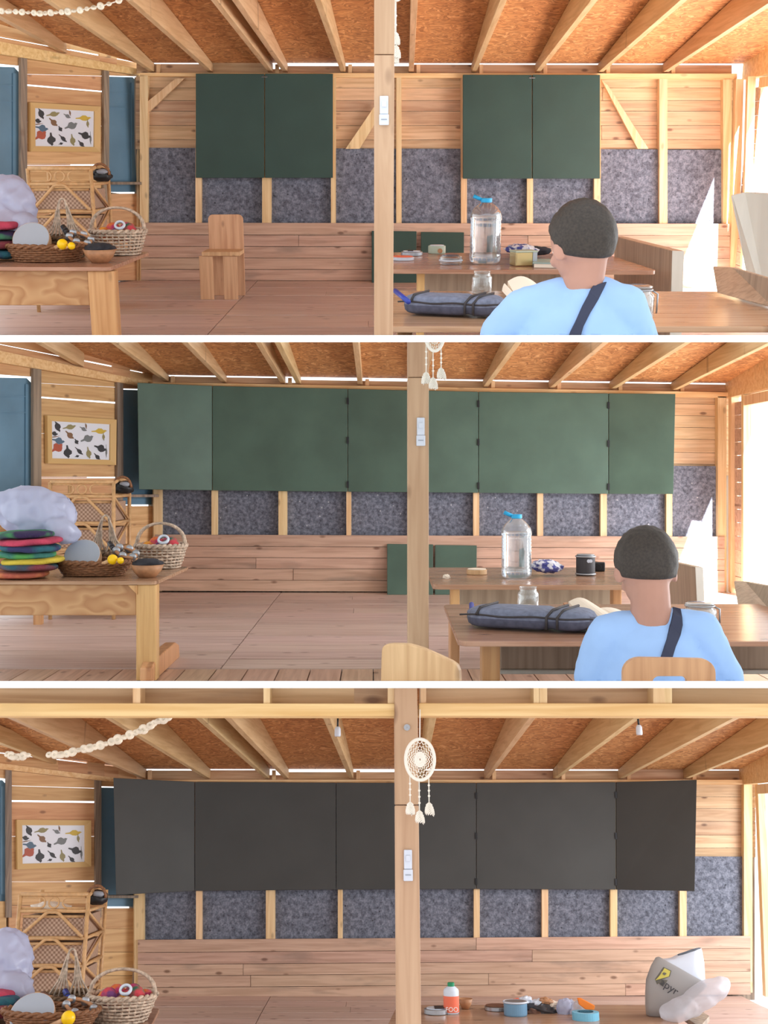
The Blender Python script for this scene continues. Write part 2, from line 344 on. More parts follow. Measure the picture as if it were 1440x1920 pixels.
M['glass'] = clear('clear_glass', (.93, .95, .95, 1), .12, .035)
M['pet'] = clear('clear_bottle_plastic', (.94, .97, 1, 1), .2, .10)
m, nt, b = newmat('water'); b.inputs['Base Color'].default_value = (.82, .9, .96, 1); b.inputs['Transmission Weight'].default_value = 1; b.inputs['IOR'].default_value = 1.33; b.inputs['Roughness'].default_value = .04; M['water'] = m
M['bagfilm'] = film('white_bag_film', srgb(208, 214, 238), .10)
M['thinfilm'] = film('thin_bag_film', srgb(214, 214, 222), .42)
M['carrier'] = film('grey_carrier_bag', srgb(188, 184, 182), .03)
M['olive'] = plain('emblem_yellow', srgb(206, 194, 92), .5)
M['emblemd'] = plain('emblem_dark', srgb(104, 100, 90), .5)
M['ink'] = plain('print_ink', srgb(62, 60, 64), .6)
M['label_o'] = plain('orange_label', srgb(240, 118, 88), .5)
M['capg'] = plain('green_cap', srgb(34, 140, 96), .4)
M['milk'] = plain('milky_bottle', srgb(212, 222, 236), .35)
M['orange'] = plain('orange_packet', srgb(240, 130, 40), .45)
M['cyan'] = plain('cyan_tape', srgb(120, 190, 220), .4)
M['bluetin'] = plain('blue_tin', srgb(110, 150, 180), .35)
M['brownlid'] = plain('brown_lid', srgb(104, 70, 54), .5, nz=.4, scale=40)
M['gilt'] = plain('pale_wood_frame', srgb(212, 176, 118), .45)
M['print'] = plain('poster_paper', srgb(226, 230, 240), .4)
for nme, c in dict(b_dark=(58, 58, 62), b_grey=(120, 124, 126), b_olive=(146, 138, 96), b_red=(176, 88, 66), b_yel=(206, 176, 70), b_brown=(130, 98, 72), b_blue=(86, 110, 132)).items():
    M[nme] = plain('bird_'+nme[2:], srgb(*c), .5)
FELTS = [(srgb(70, 140, 90), srgb(52, 40, 78)), (srgb(196, 70, 96), srgb(170, 60, 84)), (srgb(40, 96, 110), srgb(48, 52, 92)), (srgb(86, 158, 84), srgb(60, 120, 110)),
         (srgb(214, 190, 70), srgb(196, 172, 60)), (srgb(120, 52, 62), srgb(48, 82, 96)), (srgb(212, 132, 84), srgb(190, 100, 80))]
M['feltpads'] = [twotone('dyed_felt', a, c, 5) for a, c in FELTS]
BALLS = [srgb(200, 70, 80), srgb(224, 120, 60), srgb(110, 60, 110), srgb(190, 60, 110), srgb(230, 160, 60), srgb(60, 110, 90), srgb(206, 84, 70)]
M['balls'] = [twotone('felt_ball', c, BALLS[(i+2) % 7], 14, .1) for i, c in enumerate(BALLS)]

# ---------------------------------------------------------------- the three rooms: measured lines
CFG = {
 1: dict(deck=(280,118,1375,119.5), block=(280,122,1375,123.5), ptop=(275,136.5,1375,138), pbot=(275,143,1375,149), lin=(275,418,1372,420), rows=[418,441,462.5,484,505.5,526], floor=(262,526,1372,526),
   ftop=(278,278,1357,281), uprow=[143,165,188.5,208.5,235.5,262,280], xl=262, xr=1372, vp=(757,455), k=.55,
   studs=[(372,11),(500,17),(625,9),(748,10),(870,11),(994,11),(1120,12),(1244,15)], rafters=[283,393,506,534,643,771,889,1009,1127,1249], post=(701.5,738.5,4.3),
   seam=((482,527),(389,627)), near=None, face=-.10),
 2: dict(deck=(305,703,1380,719), block=(305,707,1380,723), ptop=(250,716,1380,736), pbot=(250,722,1380,746), lin=(290,1003,1362,1007), rows=[1003.5,1025.5,1046.5,1067,1088.5,1109.5], floor=(290,1109,1365,1113),
   ftop=(290,868,1360,873), uprow=[733,747,769,791,813,838,860,880], xl=288, xr=1362, vp=(705,1005), k=.46,
   studs=[(402,11),(530,16),(654,9),(775,10),(893,11),(1013,11),(1132,12),(1255,11)], rafters=[310,419,530,559,675,790,911,1035,1150,1266], post=(764.5,804,4.6),
   seam=((526,1112),(414,1253)), near=1253, face=-.10),
 3: dict(deck=(275,1442,1420,1443), block=(275,1446,1420,1446.5), ptop=(213,1462,1425,1462), pbot=(213,1469,1425,1471), lin=(258,1759.5,1408,1752), rows=[1759,1783,1805.5,1827,1848.5,1871], floor=(280,1871,1425,1861),
   ftop=(270,1600,1395,1607), uprow=[1463,1494,1516,1540,1566,1590,1608], xl=252, xr=1411, vp=(748,1678), k=1.0,
   studs=[(373,11),(507,17),(638,9),(770,10),(894,11),(1022,12),(1151,13),(1281,13)], rafters=[267,388,500,536,658,790,913,1043,1166,1289], post=(741,786,3.97),
   seam=((506,1870),(488,1903)), near=None, face=-.10),
}
for r, c in CFG.items():
    c['D'] = P(r, 700, ly(c['floor'], 700), z=0).y+.10            # outer boards of the far wall; studs stand 10 cm proud of them
    c['yf'] = c['D']-.10

def rowslabs(r, name, parent, x0, x1, ya, yb, y, thick, mat, cuts=(), gap=.8, dl=0, tilt=None):
    """boards between two pixel heights, cut at the listed columns; thickness away from the room"""
    xs = [x0]+[x for x in cuts if x0+8 < x < x1-8]+[x1]
    for a, b in zip(xs[:-1], xs[1:]):
        j = random.uniform(-.003, .003)
        t = (lambda x: 0) if tilt is None else tilt
        q = [P(r, a+.4, ya+t(a)+gap/2, y=y+j), P(r, b-.4, ya+t(b)+gap/2, y=y+j), P(r, b-.4, yb+t(b)-gap/2, y=y+j), P(r, a+.4, yb+t(a)-gap/2, y=y+j)]
        obj(name, MB().slab(q, (0, thick, 0)), mat, parent)

def build_shell(r):
    c = CFG[r]; D = c['D']; yf = c['yf']; room = ROOMS[r]['name']; CUR[0] = r
    xl, xr = c['xl'], c['xr']
    # far wall

    w = struct('wall_back', 'pine plank far wall with studs and grey felt panels of the %s room' % room, 'wall')
    tl = lambda L: (lambda x: ly(L, x)-ly(L, 700))
    cuts = {1: [[], [628, 1130], [870], [], [380, 1128], []], 2: [[], [1130], [], [800], [], [], []], 3: [[], [], [1150], [], [700], []]}[r]
    for i in range(len(c['uprow'])-1):
        a, b = c['uprow'][i], c['uprow'][i+1]
        rowslabs(r, 'plank', w, xl-8, xr+6, a, b, D, .02, M['clad'], cuts[i] if i < len(cuts) else (), .7, tilt=tl(c['ptop']) if r == 2 else None)
    lc = {1: [[], [560, 990], [], [455, 1010], [700]], 2: [[], [890], [480], [550, 1040], []], 3: [[893, ], [998], [456], [470, 916], [1173]]}[r]
    for i in range(5):
        tt = tl(c['lin']); fl = tl(c['floor'])
        rowslabs(r, 'plank', w, xl+ (6 if r == 3 else 2), xr-3, c['rows'][i], c['rows'][i+1], yf-.02, .025, M['lining'], lc[i], .9,
                 tilt=(lambda x, i=i: lerp(tt(x), fl(x), i/5)))
    q = [P(r, xl-10, c['uprow'][0]+2, y=D+.03), P(r, xr+4, c['uprow'][0]+6, y=D+.03), P(r, xr+4, c['rows'][-1]+4, y=D+.03), P(r, xl-10, c['rows'][-1]+4, y=D+.03)]
    obj('sheathing', MB().slab(q, (0, .02, 0)), M['greywood'], w)
    # felt panels between studs, studs, plates, braces
    xs = [xl+8]+[s[0] for s in c['studs']]+[xr-6]
    for a, b in zip(xs[:-1], xs[1:]):
        j = random.uniform(-1, 1)
        q = [P(r, a+3, ly(c['ftop'], a)+j, y=D-.03), P(r, b-3, ly(c['ftop'], b)+j, y=D-.03), P(r, b-3, ly(c['lin'], b)+8, y=D-.03), P(r, a+3, ly(c['lin'], a)+8, y=D-.03)]
        obj('insulation_panel', MB().slab(q, (0, .025, 0)), M['felt'], w)
    for x, wd in c['studs']:
        q = [P(r, x-wd/2, ly(c['pbot'], x), y=yf), P(r, x+wd/2, ly(c['pbot'], x), y=yf), P(r, x+wd/2, ly(c['lin'], x)+6, y=yf), P(r, x-wd/2, ly(c['lin'], x)+6, y=yf)]
        obj('stud', MB().slab(q, (0, .098, 0)), M['stud'], w)
    for a, b in ((xl, xl+(15 if r != 3 else 18)), (xr-16, xr)):
        q = [P(r, a, ly(c['pbot'], a)-2, y=yf), P(r, b, ly(c['pbot'], b)-2, y=yf), P(r, b, ly(c['floor'], b), y=yf), P(r, a, ly(c['floor'], a), y=yf)]
        obj('corner_post', MB().slab(q, (0, .098, 0)), M['stud'], w)
    q = [P(r, x, ly(c[k], x), y=yf) for k, x in (('ptop', xl), ('ptop', xr+10), ('pbot', xr+10), ('pbot', xl))]
    obj('top_plate', MB().slab(q, (0, .12, 0)), M['beam'], w)
    braces = {1: [((330,147),(346,147),(277,212),(277,190)), ((703,198),(703,232),(674,279),(648,279)), ((1128,150),(1140,160),(1216,279),(1196,279))], 2: [], 3: []}[r]
    for q in braces:
        obj('brace', MB().slab([P(r, *p, y=yf+.015) for p in q], (0, .05, 0)), M['stud'], w)
    # ceiling: strand board deck on rafters, with open slits at the far wall
    vp = ray(r, *c['vp']).normalized()
    dk = lambda x: P(r, x, ly(c['deck'], x), y=D)
    A, B = dk(xl-60), dk(xr+60); back = {1: 7.6, 2: 3.2, 3: 6.6}[r]
    lw = Vector((-c['k'], -1, 0)).normalized()
    L0 = dk(xl+4)-Vector((0.06, 0, 0)); sl = vp.z/vp.y-.055
    L1 = L0+lw*3.2; L1.z = L0.z+(L1.y-L0.y)*sl-.0
    B2 = B-vp*(back/vp.y)+Vector((0, 0, .055*back)); L2 = Vector((L1.x, L1.y, L1.z))
    ce = struct('ceiling', 'orange-brown strand board roof deck over the %s room' % room, 'ceiling')
    L3 = Vector((L2.x, B2.y, B2.z+(L2.x-B2.x)*0)); mb = MB(); mb.prism([L0, B, B2, L3, L2], (0, 0, .02)); obj('deck', mb, M['osb'], ce)
    h = .135
    for i, x in enumerate(c['rafters']):
        b0 = P(r, x, ly(c['ptop'], x)-3, y=yf+.02); b0 += vp*(.08/vp.y); a0 = b0-vp*(back/vp.y)
        hh = (dk(x).z-P(r, x, ly(c['ptop'], x)-3, y=D).z)+.004
        q = [b0+Vector((-.026, 0, 0)), b0+Vector((.026, 0, 0)), b0+Vector((.026, 0, hh)), b0+Vector((-.026, 0, hh))]
        dn = a0-b0; up_ = Vector((0, 0, .055*back)); obj('rafter', MB().hexa(q+[q[0]+dn, q[1]+dn, q[2]+dn+up_, q[3]+dn+up_]), M['raft'], ce, bevel=.003)
        if i % 2 == 0 or i > 4:
            q = [P(r, x+10, ly(c['deck'], x)+2, y=yf+.05), P(r, x+17, ly(c['deck'], x)+2, y=yf+.05), P(r, x+17, ly(c['ptop'], x), y=yf+.05), P(r, x+10, ly(c['ptop'], x), y=yf+.05)]
            obj('noggin', MB().slab(q, (0, .04, 0)), M['stud'], ce)
    a, b = xl-6, c['rafters'][0]
    q = [P(r, a, ly(c['deck'], a)-3, y=D-.004), P(r, b, ly(c['deck'], b)-3, y=D-.004), P(r, b, ly(c['ptop'], b)+1, y=D-.004), P(r, a, ly(c['ptop'], a)+1, y=D-.004)]
    obj('blocking', MB().slab(q, (0, .02, 0)), M['clad'], ce)
    lows = {1: [(534,643), (643,771)], 2: [(559,675), (675,790)], 3: [(536,658), (658,790)]}[r]
    xs = c['rafters']+[xr]
    for a, b in zip(xs[:-1], xs[1:]):
        e = 7 if b-a < 40 else 1.4 if (a, b) in lows else random.choice((-1.6, -2.0, -4.6, -1.4))
        q = [P(r, a, ly(c['block'], a)+e, y=D-.005), P(r, b, ly(c['block'], b)+e, y=D-.005), P(r, b, ly(c['ptop'], b)+1, y=D-.005), P(r, a, ly(c['ptop'], a)+1, y=D-.005)]
        obj('blocking', MB().slab(q, (0, .02, 0)), M['clad'], ce)
    # floor boards
    fl = struct('floor', 'pale knotty pine board floor of the %s room' % room, 'floor')
    y0 = yf; pys = {1: 640, 2: c['near'], 3: 1990}[r]
    yend = 3.0 if r == 3 else P(r, 700, pys, z=0).y; n = max(3, round((y0-yend)/.36)); (sx, sy), (tx, ty) = c['seam']
    s0 = P(r, sx, sy, z=0); s1 = P(r, tx, ty, z=0); seam = lambda y: s0.x+(s1.x-s0.x)*(y-s0.y)/(s1.y-s0.y)
    for i in range(n):
        ya, yb = lerp(y0, yend, i/n), lerp(y0, yend, (i+1)/n); g = .004
        for (xa, xb, xa2, xb2) in ((-5.2, seam(ya)-g, -5.2, seam(yb)-g), (seam(ya)+g, 3.95, seam(yb)+g, 3.95)):
            lo = -.025+random.uniform(-.002, .002)
            cut = random.uniform(.5, 3)
            if xa > -5:
                for u, v, u2, v2 in ((xa, xa+cut, xa2, xa+cut), (xa+cut+.003, xb, xa+cut+.003, xb2)):
                    obj('floorboard', MB().slab([Vector((u, ya-g, .025+lo)), Vector((v, ya-g, .025+lo)), Vector((v2, yb+g, .025+lo)), Vector((u2, yb+g, .025+lo))], (0, 0, -.025)), M['floorx'], fl)
            else:
                obj('floorboard', MB().slab([Vector((xa, ya-g, .025+lo)), Vector((xb, ya-g, .025+lo)), Vector((xb2, yb+g, .025+lo)), Vector((xa2, yb+g, .025+lo))], (0, 0, -.025)), M['floorx'], fl)
    if c['near']:
        x = -4.0
        while x < 4:
            obj('floorboard', MB().slab([Vector((x+.004, yend-.01, -.004)), Vector((x+.196, yend-.01, -.004)), Vector((x+.196, yend-2.4, -.004)), Vector((x+.004, yend-2.4, -.004))], (0, 0, -.025)), M['floory'], fl)
            x += .2
    obj('subfloor', MB().box((-.6, (y0+yend)/2-.6, -.06), (9.1, y0-yend+1.6, .05)), M['floorx'], fl)
    # right wall: an open side with jambs, plate and a glazed door leaf standing open to the daylight
    wr = struct('wall_right', 'pine framed right side of the %s room, open to bright daylight' % room, 'wall')
    XR = P(r, xr, 400 if r == 1 else 1000 if r == 2 else 1700, y=yf).x+.02
    zt = P(r, xr, ly(c['ptop'], xr), y=yf).z; zb = P(r, xr, ly(c['pbot'], xr), y=yf).z
    obj('top_plate', MB().hexa([Vector((XR, D, zb)), Vector((XR+.1, D, zb)), Vector((XR+.1, D, zt+.14)), Vector((XR, D, zt+.14)), Vector((XR, D-3, zb+.02)), Vector((XR+.1, D-3, zb+.02)), Vector((XR+.1, D-3, zt+.56)), Vector((XR, D-3, zt+.56))]), M['beam'], wr)
    for yy, wd in ((yf-.02, .10), (yf-.42, .07))[:1 if r == 3 else 2]:
        sx = XR-P(r, xr, ly(c['ptop'], xr), y=yf).x-.02       # the wall spreads a little towards the plate
        obj('jamb', MB().hexa([Vector((XR+dx*.08+.01-sx*.0, yy+dy*wd/2, 0)) for dx, dy in ((0, -1), (1, -1), (1, 1), (0, 1))]+[Vector((XR+dx*.08+.01-sx, yy+dy*wd/2, zb)) for dx, dy in ((0, -1), (1, -1), (1, 1), (0, 1))]), M['stud'], wr)
    obj('lintel', MB().box((XR+.05, yf-1.6, zb-.06), (.06, 2.4, .1)), M['stud'], wr)
    for i in range(int(zb/.14) if r != 3 else 0):
        z = .04+.14*i
        obj('plank', MB().box((XR+.06, yf-.22, z+.07), (.03, .36, .134)), M['lining'], wr)

def left_wall(r):
    c = CFG[r]; CUR[0] = r; room = ROOMS[r]['name']; D = c['D']
    xc = {1: 258, 2: 286, 3: 250}[r]
    C0 = P(r, xc, {1: 400, 2: 1000, 3: 1700}[r], y=D); n = (1, -c['k']); cc = C0.x-c['k']*C0.y
    out = Vector((-1, c['k'], 0)).normalized()
    L = lambda x, y, o=0: PP(r, x, y, n, cc)-out*o; LW = M['leftw%d' % r]
    w = struct('wall_left', 'pine plank left wall with shuttered windows of the %s room' % room, 'wall')
    def slab(name, q, o, th, mat, parent=w, bev=0):
        return obj(name, MB().slab([L(x, y, o) for x, y in q], out*th), mat, parent, bevel=bev)
    G = {1: dict(a=(-12,36), pa=(34,46), pl=(44,193), pb=(190,200), b=(199,258), top=[(-15,77),(267,133)], bot=[(-15,101),(262,143)], rows=[(-15,101,262,143),(44,139,193,142.5),(44,157.5,193,170.5)], gap1=(44,160.5,193,173), mid=(44,228,193,236), slit=309, s0=132, low=526, sill=(335,350), tA=123, tB=141, rr=(120,100)),
         2: dict(a=(-12,60), pa=(57,72), pl=(70,219), pb=(215,226), b=(225,288), top=[(-15,657),(270,716)], bot=[(-15,679),(262,725)], rows=[(-15,679,262,725),(70,718,219,726),(70,743,219,754)], gap1=(70,746,219,757), mid=(70,812,219,816), slit=895, s0=163, low=1112, sill=(921,936), tA=706, tB=728, rr=(152,688)),
         3: dict(a=(-30,12), pa=(9,19), pl=(17,178), pb=(176,187), b=(186,252), top=[(-15,1430),(222,1460)], bot=[(-15,1441),(222,1468)], rows=[(-15,1441,222,1468),(17,1473,178,1478),(17,1500.5,178,1502.5)], gap1=(17,1503.5,178,1505.5), mid=(17,1568,178,1568), slit=1652, s0=123, low=1873, sill=(1672,1690), tA=1460, tB=1474, rr=(100,1432))}[r]
    # plate and board under the roof
    (x0, y0), (x1, y1) = G['top']; (u0, v0), (u1, v1) = G['bot']
    slab('top_plate', [(x0, y0), (x1, y1), (u1, v1), (u0, v0)], .06, .1, M['beam'])
    sl = (y1-y0)/(x1-x0)
    xm = {1: 135, 2: 160, 3: 112}[r]
    SL = {1: (133, 95, 252, 117), 2: (157, 677.5, 280, 702), 3: (113, 1425.5, 222, 1438)}[r]; sv = lambda x: ly(SL, x)
    for u, v, gp in ((-15, xm-3, 2.0), (xm-3, xm+52, 3.0), (xm+52, xm+84, 0.2), (xm+84, x1, 2.0), (x1, xc+6, .2)):
        slab('blocking', [(u, sv(u)), (v, sv(v)), (v, y0+sl*(v-x0)+2), (u, y0+sl*(u-x0)+2)], .0, .02, LW)
        slab('blocking', [(u, sv(u)-30), (v, sv(v)-30), (v, sv(v)-gp), (u, sv(u)-gp)], .0, .02, LW)
    a, b = G['pl']
    prev = None
    for i, R_ in enumerate(G['rows']):
        if i: slab('plank', [(a, ly(prev, a)+(.4)), (b, ly(prev, b)+.4), (b, ly(R_, b)-.4), (a, ly(R_, a)-.4)], 0, .03, LW)
        prev = R_
    g = G['gap1']; m = G['mid']; s = G['slit']
    slab('plank', [(a, ly(g, a)), (b, ly(g, b)), (b, ly(m, b)), (a, ly(m, a))], 0, .03, LW)
    slab('plank', [(a, ly(m, a)+.5), (b, ly(m, b)+.5), (b, s-1), (a, s-1)], 0, .03, LW)
    slab('plank', [(a, s-.8), (G['s0'], s-.8), (G['s0'], s+1.2), (a, s+1.2)], 0, .028, LW)
    n2 = 5; yy = [lerp(s+1.3, G['low'], i/n2) for i in range(n2+1)]
    for i in range(n2):
        slab('plank', [(-15, yy[i]+.4), (xc, yy[i]+.4), (xc, yy[i+1]-.4), (-15, yy[i+1]-.4)] if i > 1 else [(a, yy[i]+.4), (b, yy[i]+.4), (b, yy[i+1]-.4), (a, yy[i+1]-.4)], 0, .03, LW)
    slab('sheathing', [(-15, yy[0]+14), (xc+4, yy[0]+58), (xc+4, G['low']+2), (-15, G['low']+2)], -.045, .02, M['greywood'])
    # boards above and below the right-hand window
    bx0, bx1 = G['b']; t = G['tB']; sy0, sy1 = G['sill']
    slab('plank', [(bx0-4, ly(G['rows'][0], bx0)), (bx1+3, ly(G['rows'][0], bx1)), (bx1+3, t+2), (bx0-4, t)], .0, .03, LW)
    slab('plank', [(G['a'][0], ly(G['rows'][0], 0)-4), (G['a'][1], ly(G['rows'][0], G['a'][1])), (G['a'][1], G['tA']), (G['a'][0], G['tA']-5)], .0, .03, LW)
    slit2 = sy1+12
    slab('plank', [(bx0-6, slit2+1.5), (bx1+3, slit2+1), (bx1+3, yy[2]), (bx0-6, yy[2])], .0, .03, LW)
    slab('plank', [(G['a'][0], sy1), (G['a'][1], sy1), (G['a'][1], yy[2]), (G['a'][0], yy[2])], .0, .03, LW)
    obj('window_sill', MB().slab([L(bx0-4, sy0+6, -.05), L(bx1, sy0+6, -.05), L(bx1, sy0+11, -.05), L(bx0-4, sy0+11, -.05)], -out*.17), M['greywood'], w)
    for q in ((G['pa'], .03), (G['pb'], .03)):
        x_, z_ = q[0]; ytop = ly(G['rows'][0], x_)-2
        slab('upright_board', [(x_, ytop), (z_, ytop+1), (z_, sy1+30), (x_, sy1+30)], .035, .03, M['greywood'])
    slab('corner_board', [(bx1-2, t-2), (bx1+7, t-2), (bx1+7, G['low']), (bx1-2, G['low'])], .03, .03, M['stud'])
    for nm, (x_, z_), tt in (('window_1', G['a'], G['tA']), ('window_2', G['b'], t)):
        wn = struct(nm, ('blue-grey shuttered window at the left frame edge of the %s room' if nm == 'window_1' else 'blue-grey shuttered window beside the corner post of the %s room') % room, 'window')
        x_ -= 3; z_ += 4; ch = 7; e = 1.6 if nm == 'window_1' else 2.4
        top = [(x_+2, tt+e+ch), (x_+2+ch, tt+e), (z_-ch-2, tt+e+1.2), (z_-1, tt+e+ch+2.5)]
        slab('shutter', [(x_+2, tt+e+ch), (z_-1, tt+e+ch+2.5), (z_-1, sy1+10), (x_+2, sy1+10)], -.03, .02, M['shutter'], wn)
        obj('shutter_head', MB().prism([L(*p, -.03) for p in top], out*.02), M['shutter'], wn)
        for k, f in enumerate((.16, .30)):
            y_ = lerp(tt, sy0, f)
            slab('shutter_rail', [(x_+3, y_), (z_-8, y_+2), (z_-8, y_+4), (x_+3, y_+2)], -.02, .01, M['shutter'], wn)
        slab('shutter_stile', [(z_-13, tt+14), (z_-2, tt+14), (z_-2, sy0+5), (z_-13, sy0+5)], -.015, .012, M['shutter'], wn)
    # a hip rafter resting on the left plate
    vp = ray(r, *c['vp']).normalized(); b0 = L(*G['rr'], 0); hh = .15
    q = [b0+Vector((-.03, 0, 0)), b0+Vector((.03, 0, 0)), b0+Vector((.03, 0, hh)), b0+Vector((-.03, 0, hh))]
    obj('rafter', MB().slab(q, -vp*2.2), M['raft'], w)
    # framed bird poster
    FR = {1: ((51,192),(183,200),(182,285),(52,284)), 2: ((82,779),(212,787),(211,872),(83,869)), 3: ((28,1537),(167,1538),(167,1625),(29,1630))}[r]
    f = thing('framed_picture', 'pale wood framed poster of many birds on the left wall of the %s room' % room, 'picture')
    def uv(u, v, o):
        a_, b_, c_, d_ = FR
        x = lerp(lerp(a_[0], b_[0], u), lerp(d_[0], c_[0], u), v); y = lerp(lerp(a_[1], b_[1], u), lerp(d_[1], c_[1], u), v)
        return L(x, y, o)
    bw, bh = .075, .11
    for (u0, v0, u1, v1, u2, v2, u3, v3) in ((0,0,1,0,1-bw,bh,bw,bh), (1,0,1,1,1-bw,1-bh,1-bw,bh), (1,1,0,1,bw,1-bh,1-bw,1-bh), (0,1,0,0,bw,bh,bw,1-bh)):
        obj('frame_bar', MB().slab([uv(u0, v0, .045), uv(u1, v1, .045), uv(u2, v2, .035), uv(u3, v3, .035)], out*.04), M['gilt'], f)
    obj('poster', MB().slab([uv(bw, bh, .02), uv(1-bw, bh, .02), uv(1-bw, 1-bh, .02), uv(bw, 1-bh, .02)], out*.015), M['print'], f)
    birds = [(.12,.14,70,.085,.045,'b_dark'), (.33,.13,-15,.085,.04,'b_olive'), (.56,.17,30,.05,.03,'b_grey'), (.84,.20,-5,.095,.045,'b_yel'), (.06,.33,10,.05,.035,'b_dark'), (.33,.36,45,.07,.045,'b_brown'),
             (.63,.42,-25,.085,.06,'b_grey'), (.14,.52,10,.08,.055,'b_blue'), (.11,.70,-35,.085,.075,'b_red'), (.44,.53,60,.04,.03,'b_dark'), (.29,.83,85,.085,.065,'b_dark'), (.49,.79,45,.07,.03,'b_dark'), (.65,.84,80,.08,.04,'b_olive'),
             (.86,.68,20,.08,.06,'b_dark'), (.80,.93,50,.06,.03,'b_dark'), (.95,.78,88,.09,.015,'b_grey'), (.45,.92,-20,.03,.02,'b_dark'), (.06,.42,-12,.08,.008,'b_brown'), (.90,.36,85,.06,.02,'b_olive'), (.60,.08,80,.05,.012,'b_brown')]
    keys = ['b_dark', 'b_grey', 'b_olive', 'b_red', 'b_yel', 'b_brown', 'b_blue']; mb = MB()
    for k, (u, v, ang, ra, rb, mt) in enumerate(birds):
        mb.mi = keys.index(mt); a_ = math.radians(ang); ca, sa = math.cos(a_), math.sin(a_)
        pts = []
        for px_, py_ in ((1.35,.0),(1.0,.28),(.72,.62),(.2,.9),(-.4,.75),(-.9,.25),(-1.7,.18),(-1.7,-.1),(-.9,-.2),(-.3,-.8),(.3,-.75),(.7,-.2),(.95,-.3)):
            x_, y_ = px_*ra*.92, -py_*rb*1.35
            uu = bw+(1-2*bw)*min(.995, max(.005, u+(x_*ca+y_*sa))); vv = bh+(1-2*bh)*min(.995, max(.005, v+(x_*sa-y_*ca)*1.5))
            pts.append(uv(uu, vv, .0215+.0004*(k % 5)))
        mb.add(pts, [tuple(range(len(pts)))])
    o = obj('bird_print', mb, [M[k_] for k_ in keys], f); o['kind'] = 'stuff'

def post_things(r):
    c = CFG[r]; CUR[0] = r; room = ROOMS[r]['name']; x0, x1, y = c['post']
    py = {1: 320, 2: 960, 3: 1600}[r]
    a = P(r, x0, py, y=y).x; b = P(r, x1, py, y=y).x
    zt = {1: 3.1, 2: 2.9, 3: 3.0}[r]
    p = struct('post', 'square pine post with switches standing mid-room in the %s room' % room, 'post')
    dz = {1: 1.99, 2: 1.73, 3: 2.0}[r]
    pix = {1: 103, 2: 708, 3: 1510}[r]; zj = P(r, x0, pix, y=y).z
    obj('lower_length', MB().box(((a+b)/2, y+(b-a)/2, zj/2), (b-a, b-a, zj)), M['postw'], p, bevel=.004)
    obj('upper_length', MB().box(((a+b)/2, y+(b-a)/2, (zj+zt)/2+.001), (b-a, b-a, zt-zj-.002)), M['postw'], p, bevel=.004)
    q = {1: (711,180,729,235), 2: (780.5,783,797,836.5), 3: (756,1593,774,1652)}[r]
    pa = P(r, q[0], q[1], y=y); pb = P(r, q[2], q[3], y=y); w_, h_ = pb.x-pa.x, pa.z-pb.z
    s = thing('light_switch', 'white double switch plate screwed to the pine post in the %s room' % room, 'switch', ((pa.x+pb.x)/2, y, pb.z))
    obj('plate', MB().box((0, -.006, h_*.69), (w_*.88, .012, h_*.62)), M['plastic'], s, bevel=.003)
    obj('lower_plate', MB().box((0, -.008, h_*.19), (w_, .016, h_*.37)), M['plastic'], s, bevel=.003)
    obj('rocker', MB().box((0, -.015, h_*.72), (w_*.5, .008, h_*.2)), M['plastic'], s, bevel=.002)
    obj('slot', MB().box((0, -.017, h_*.2), (w_*.6, .003, h_*.03)), M['greyp'], s)

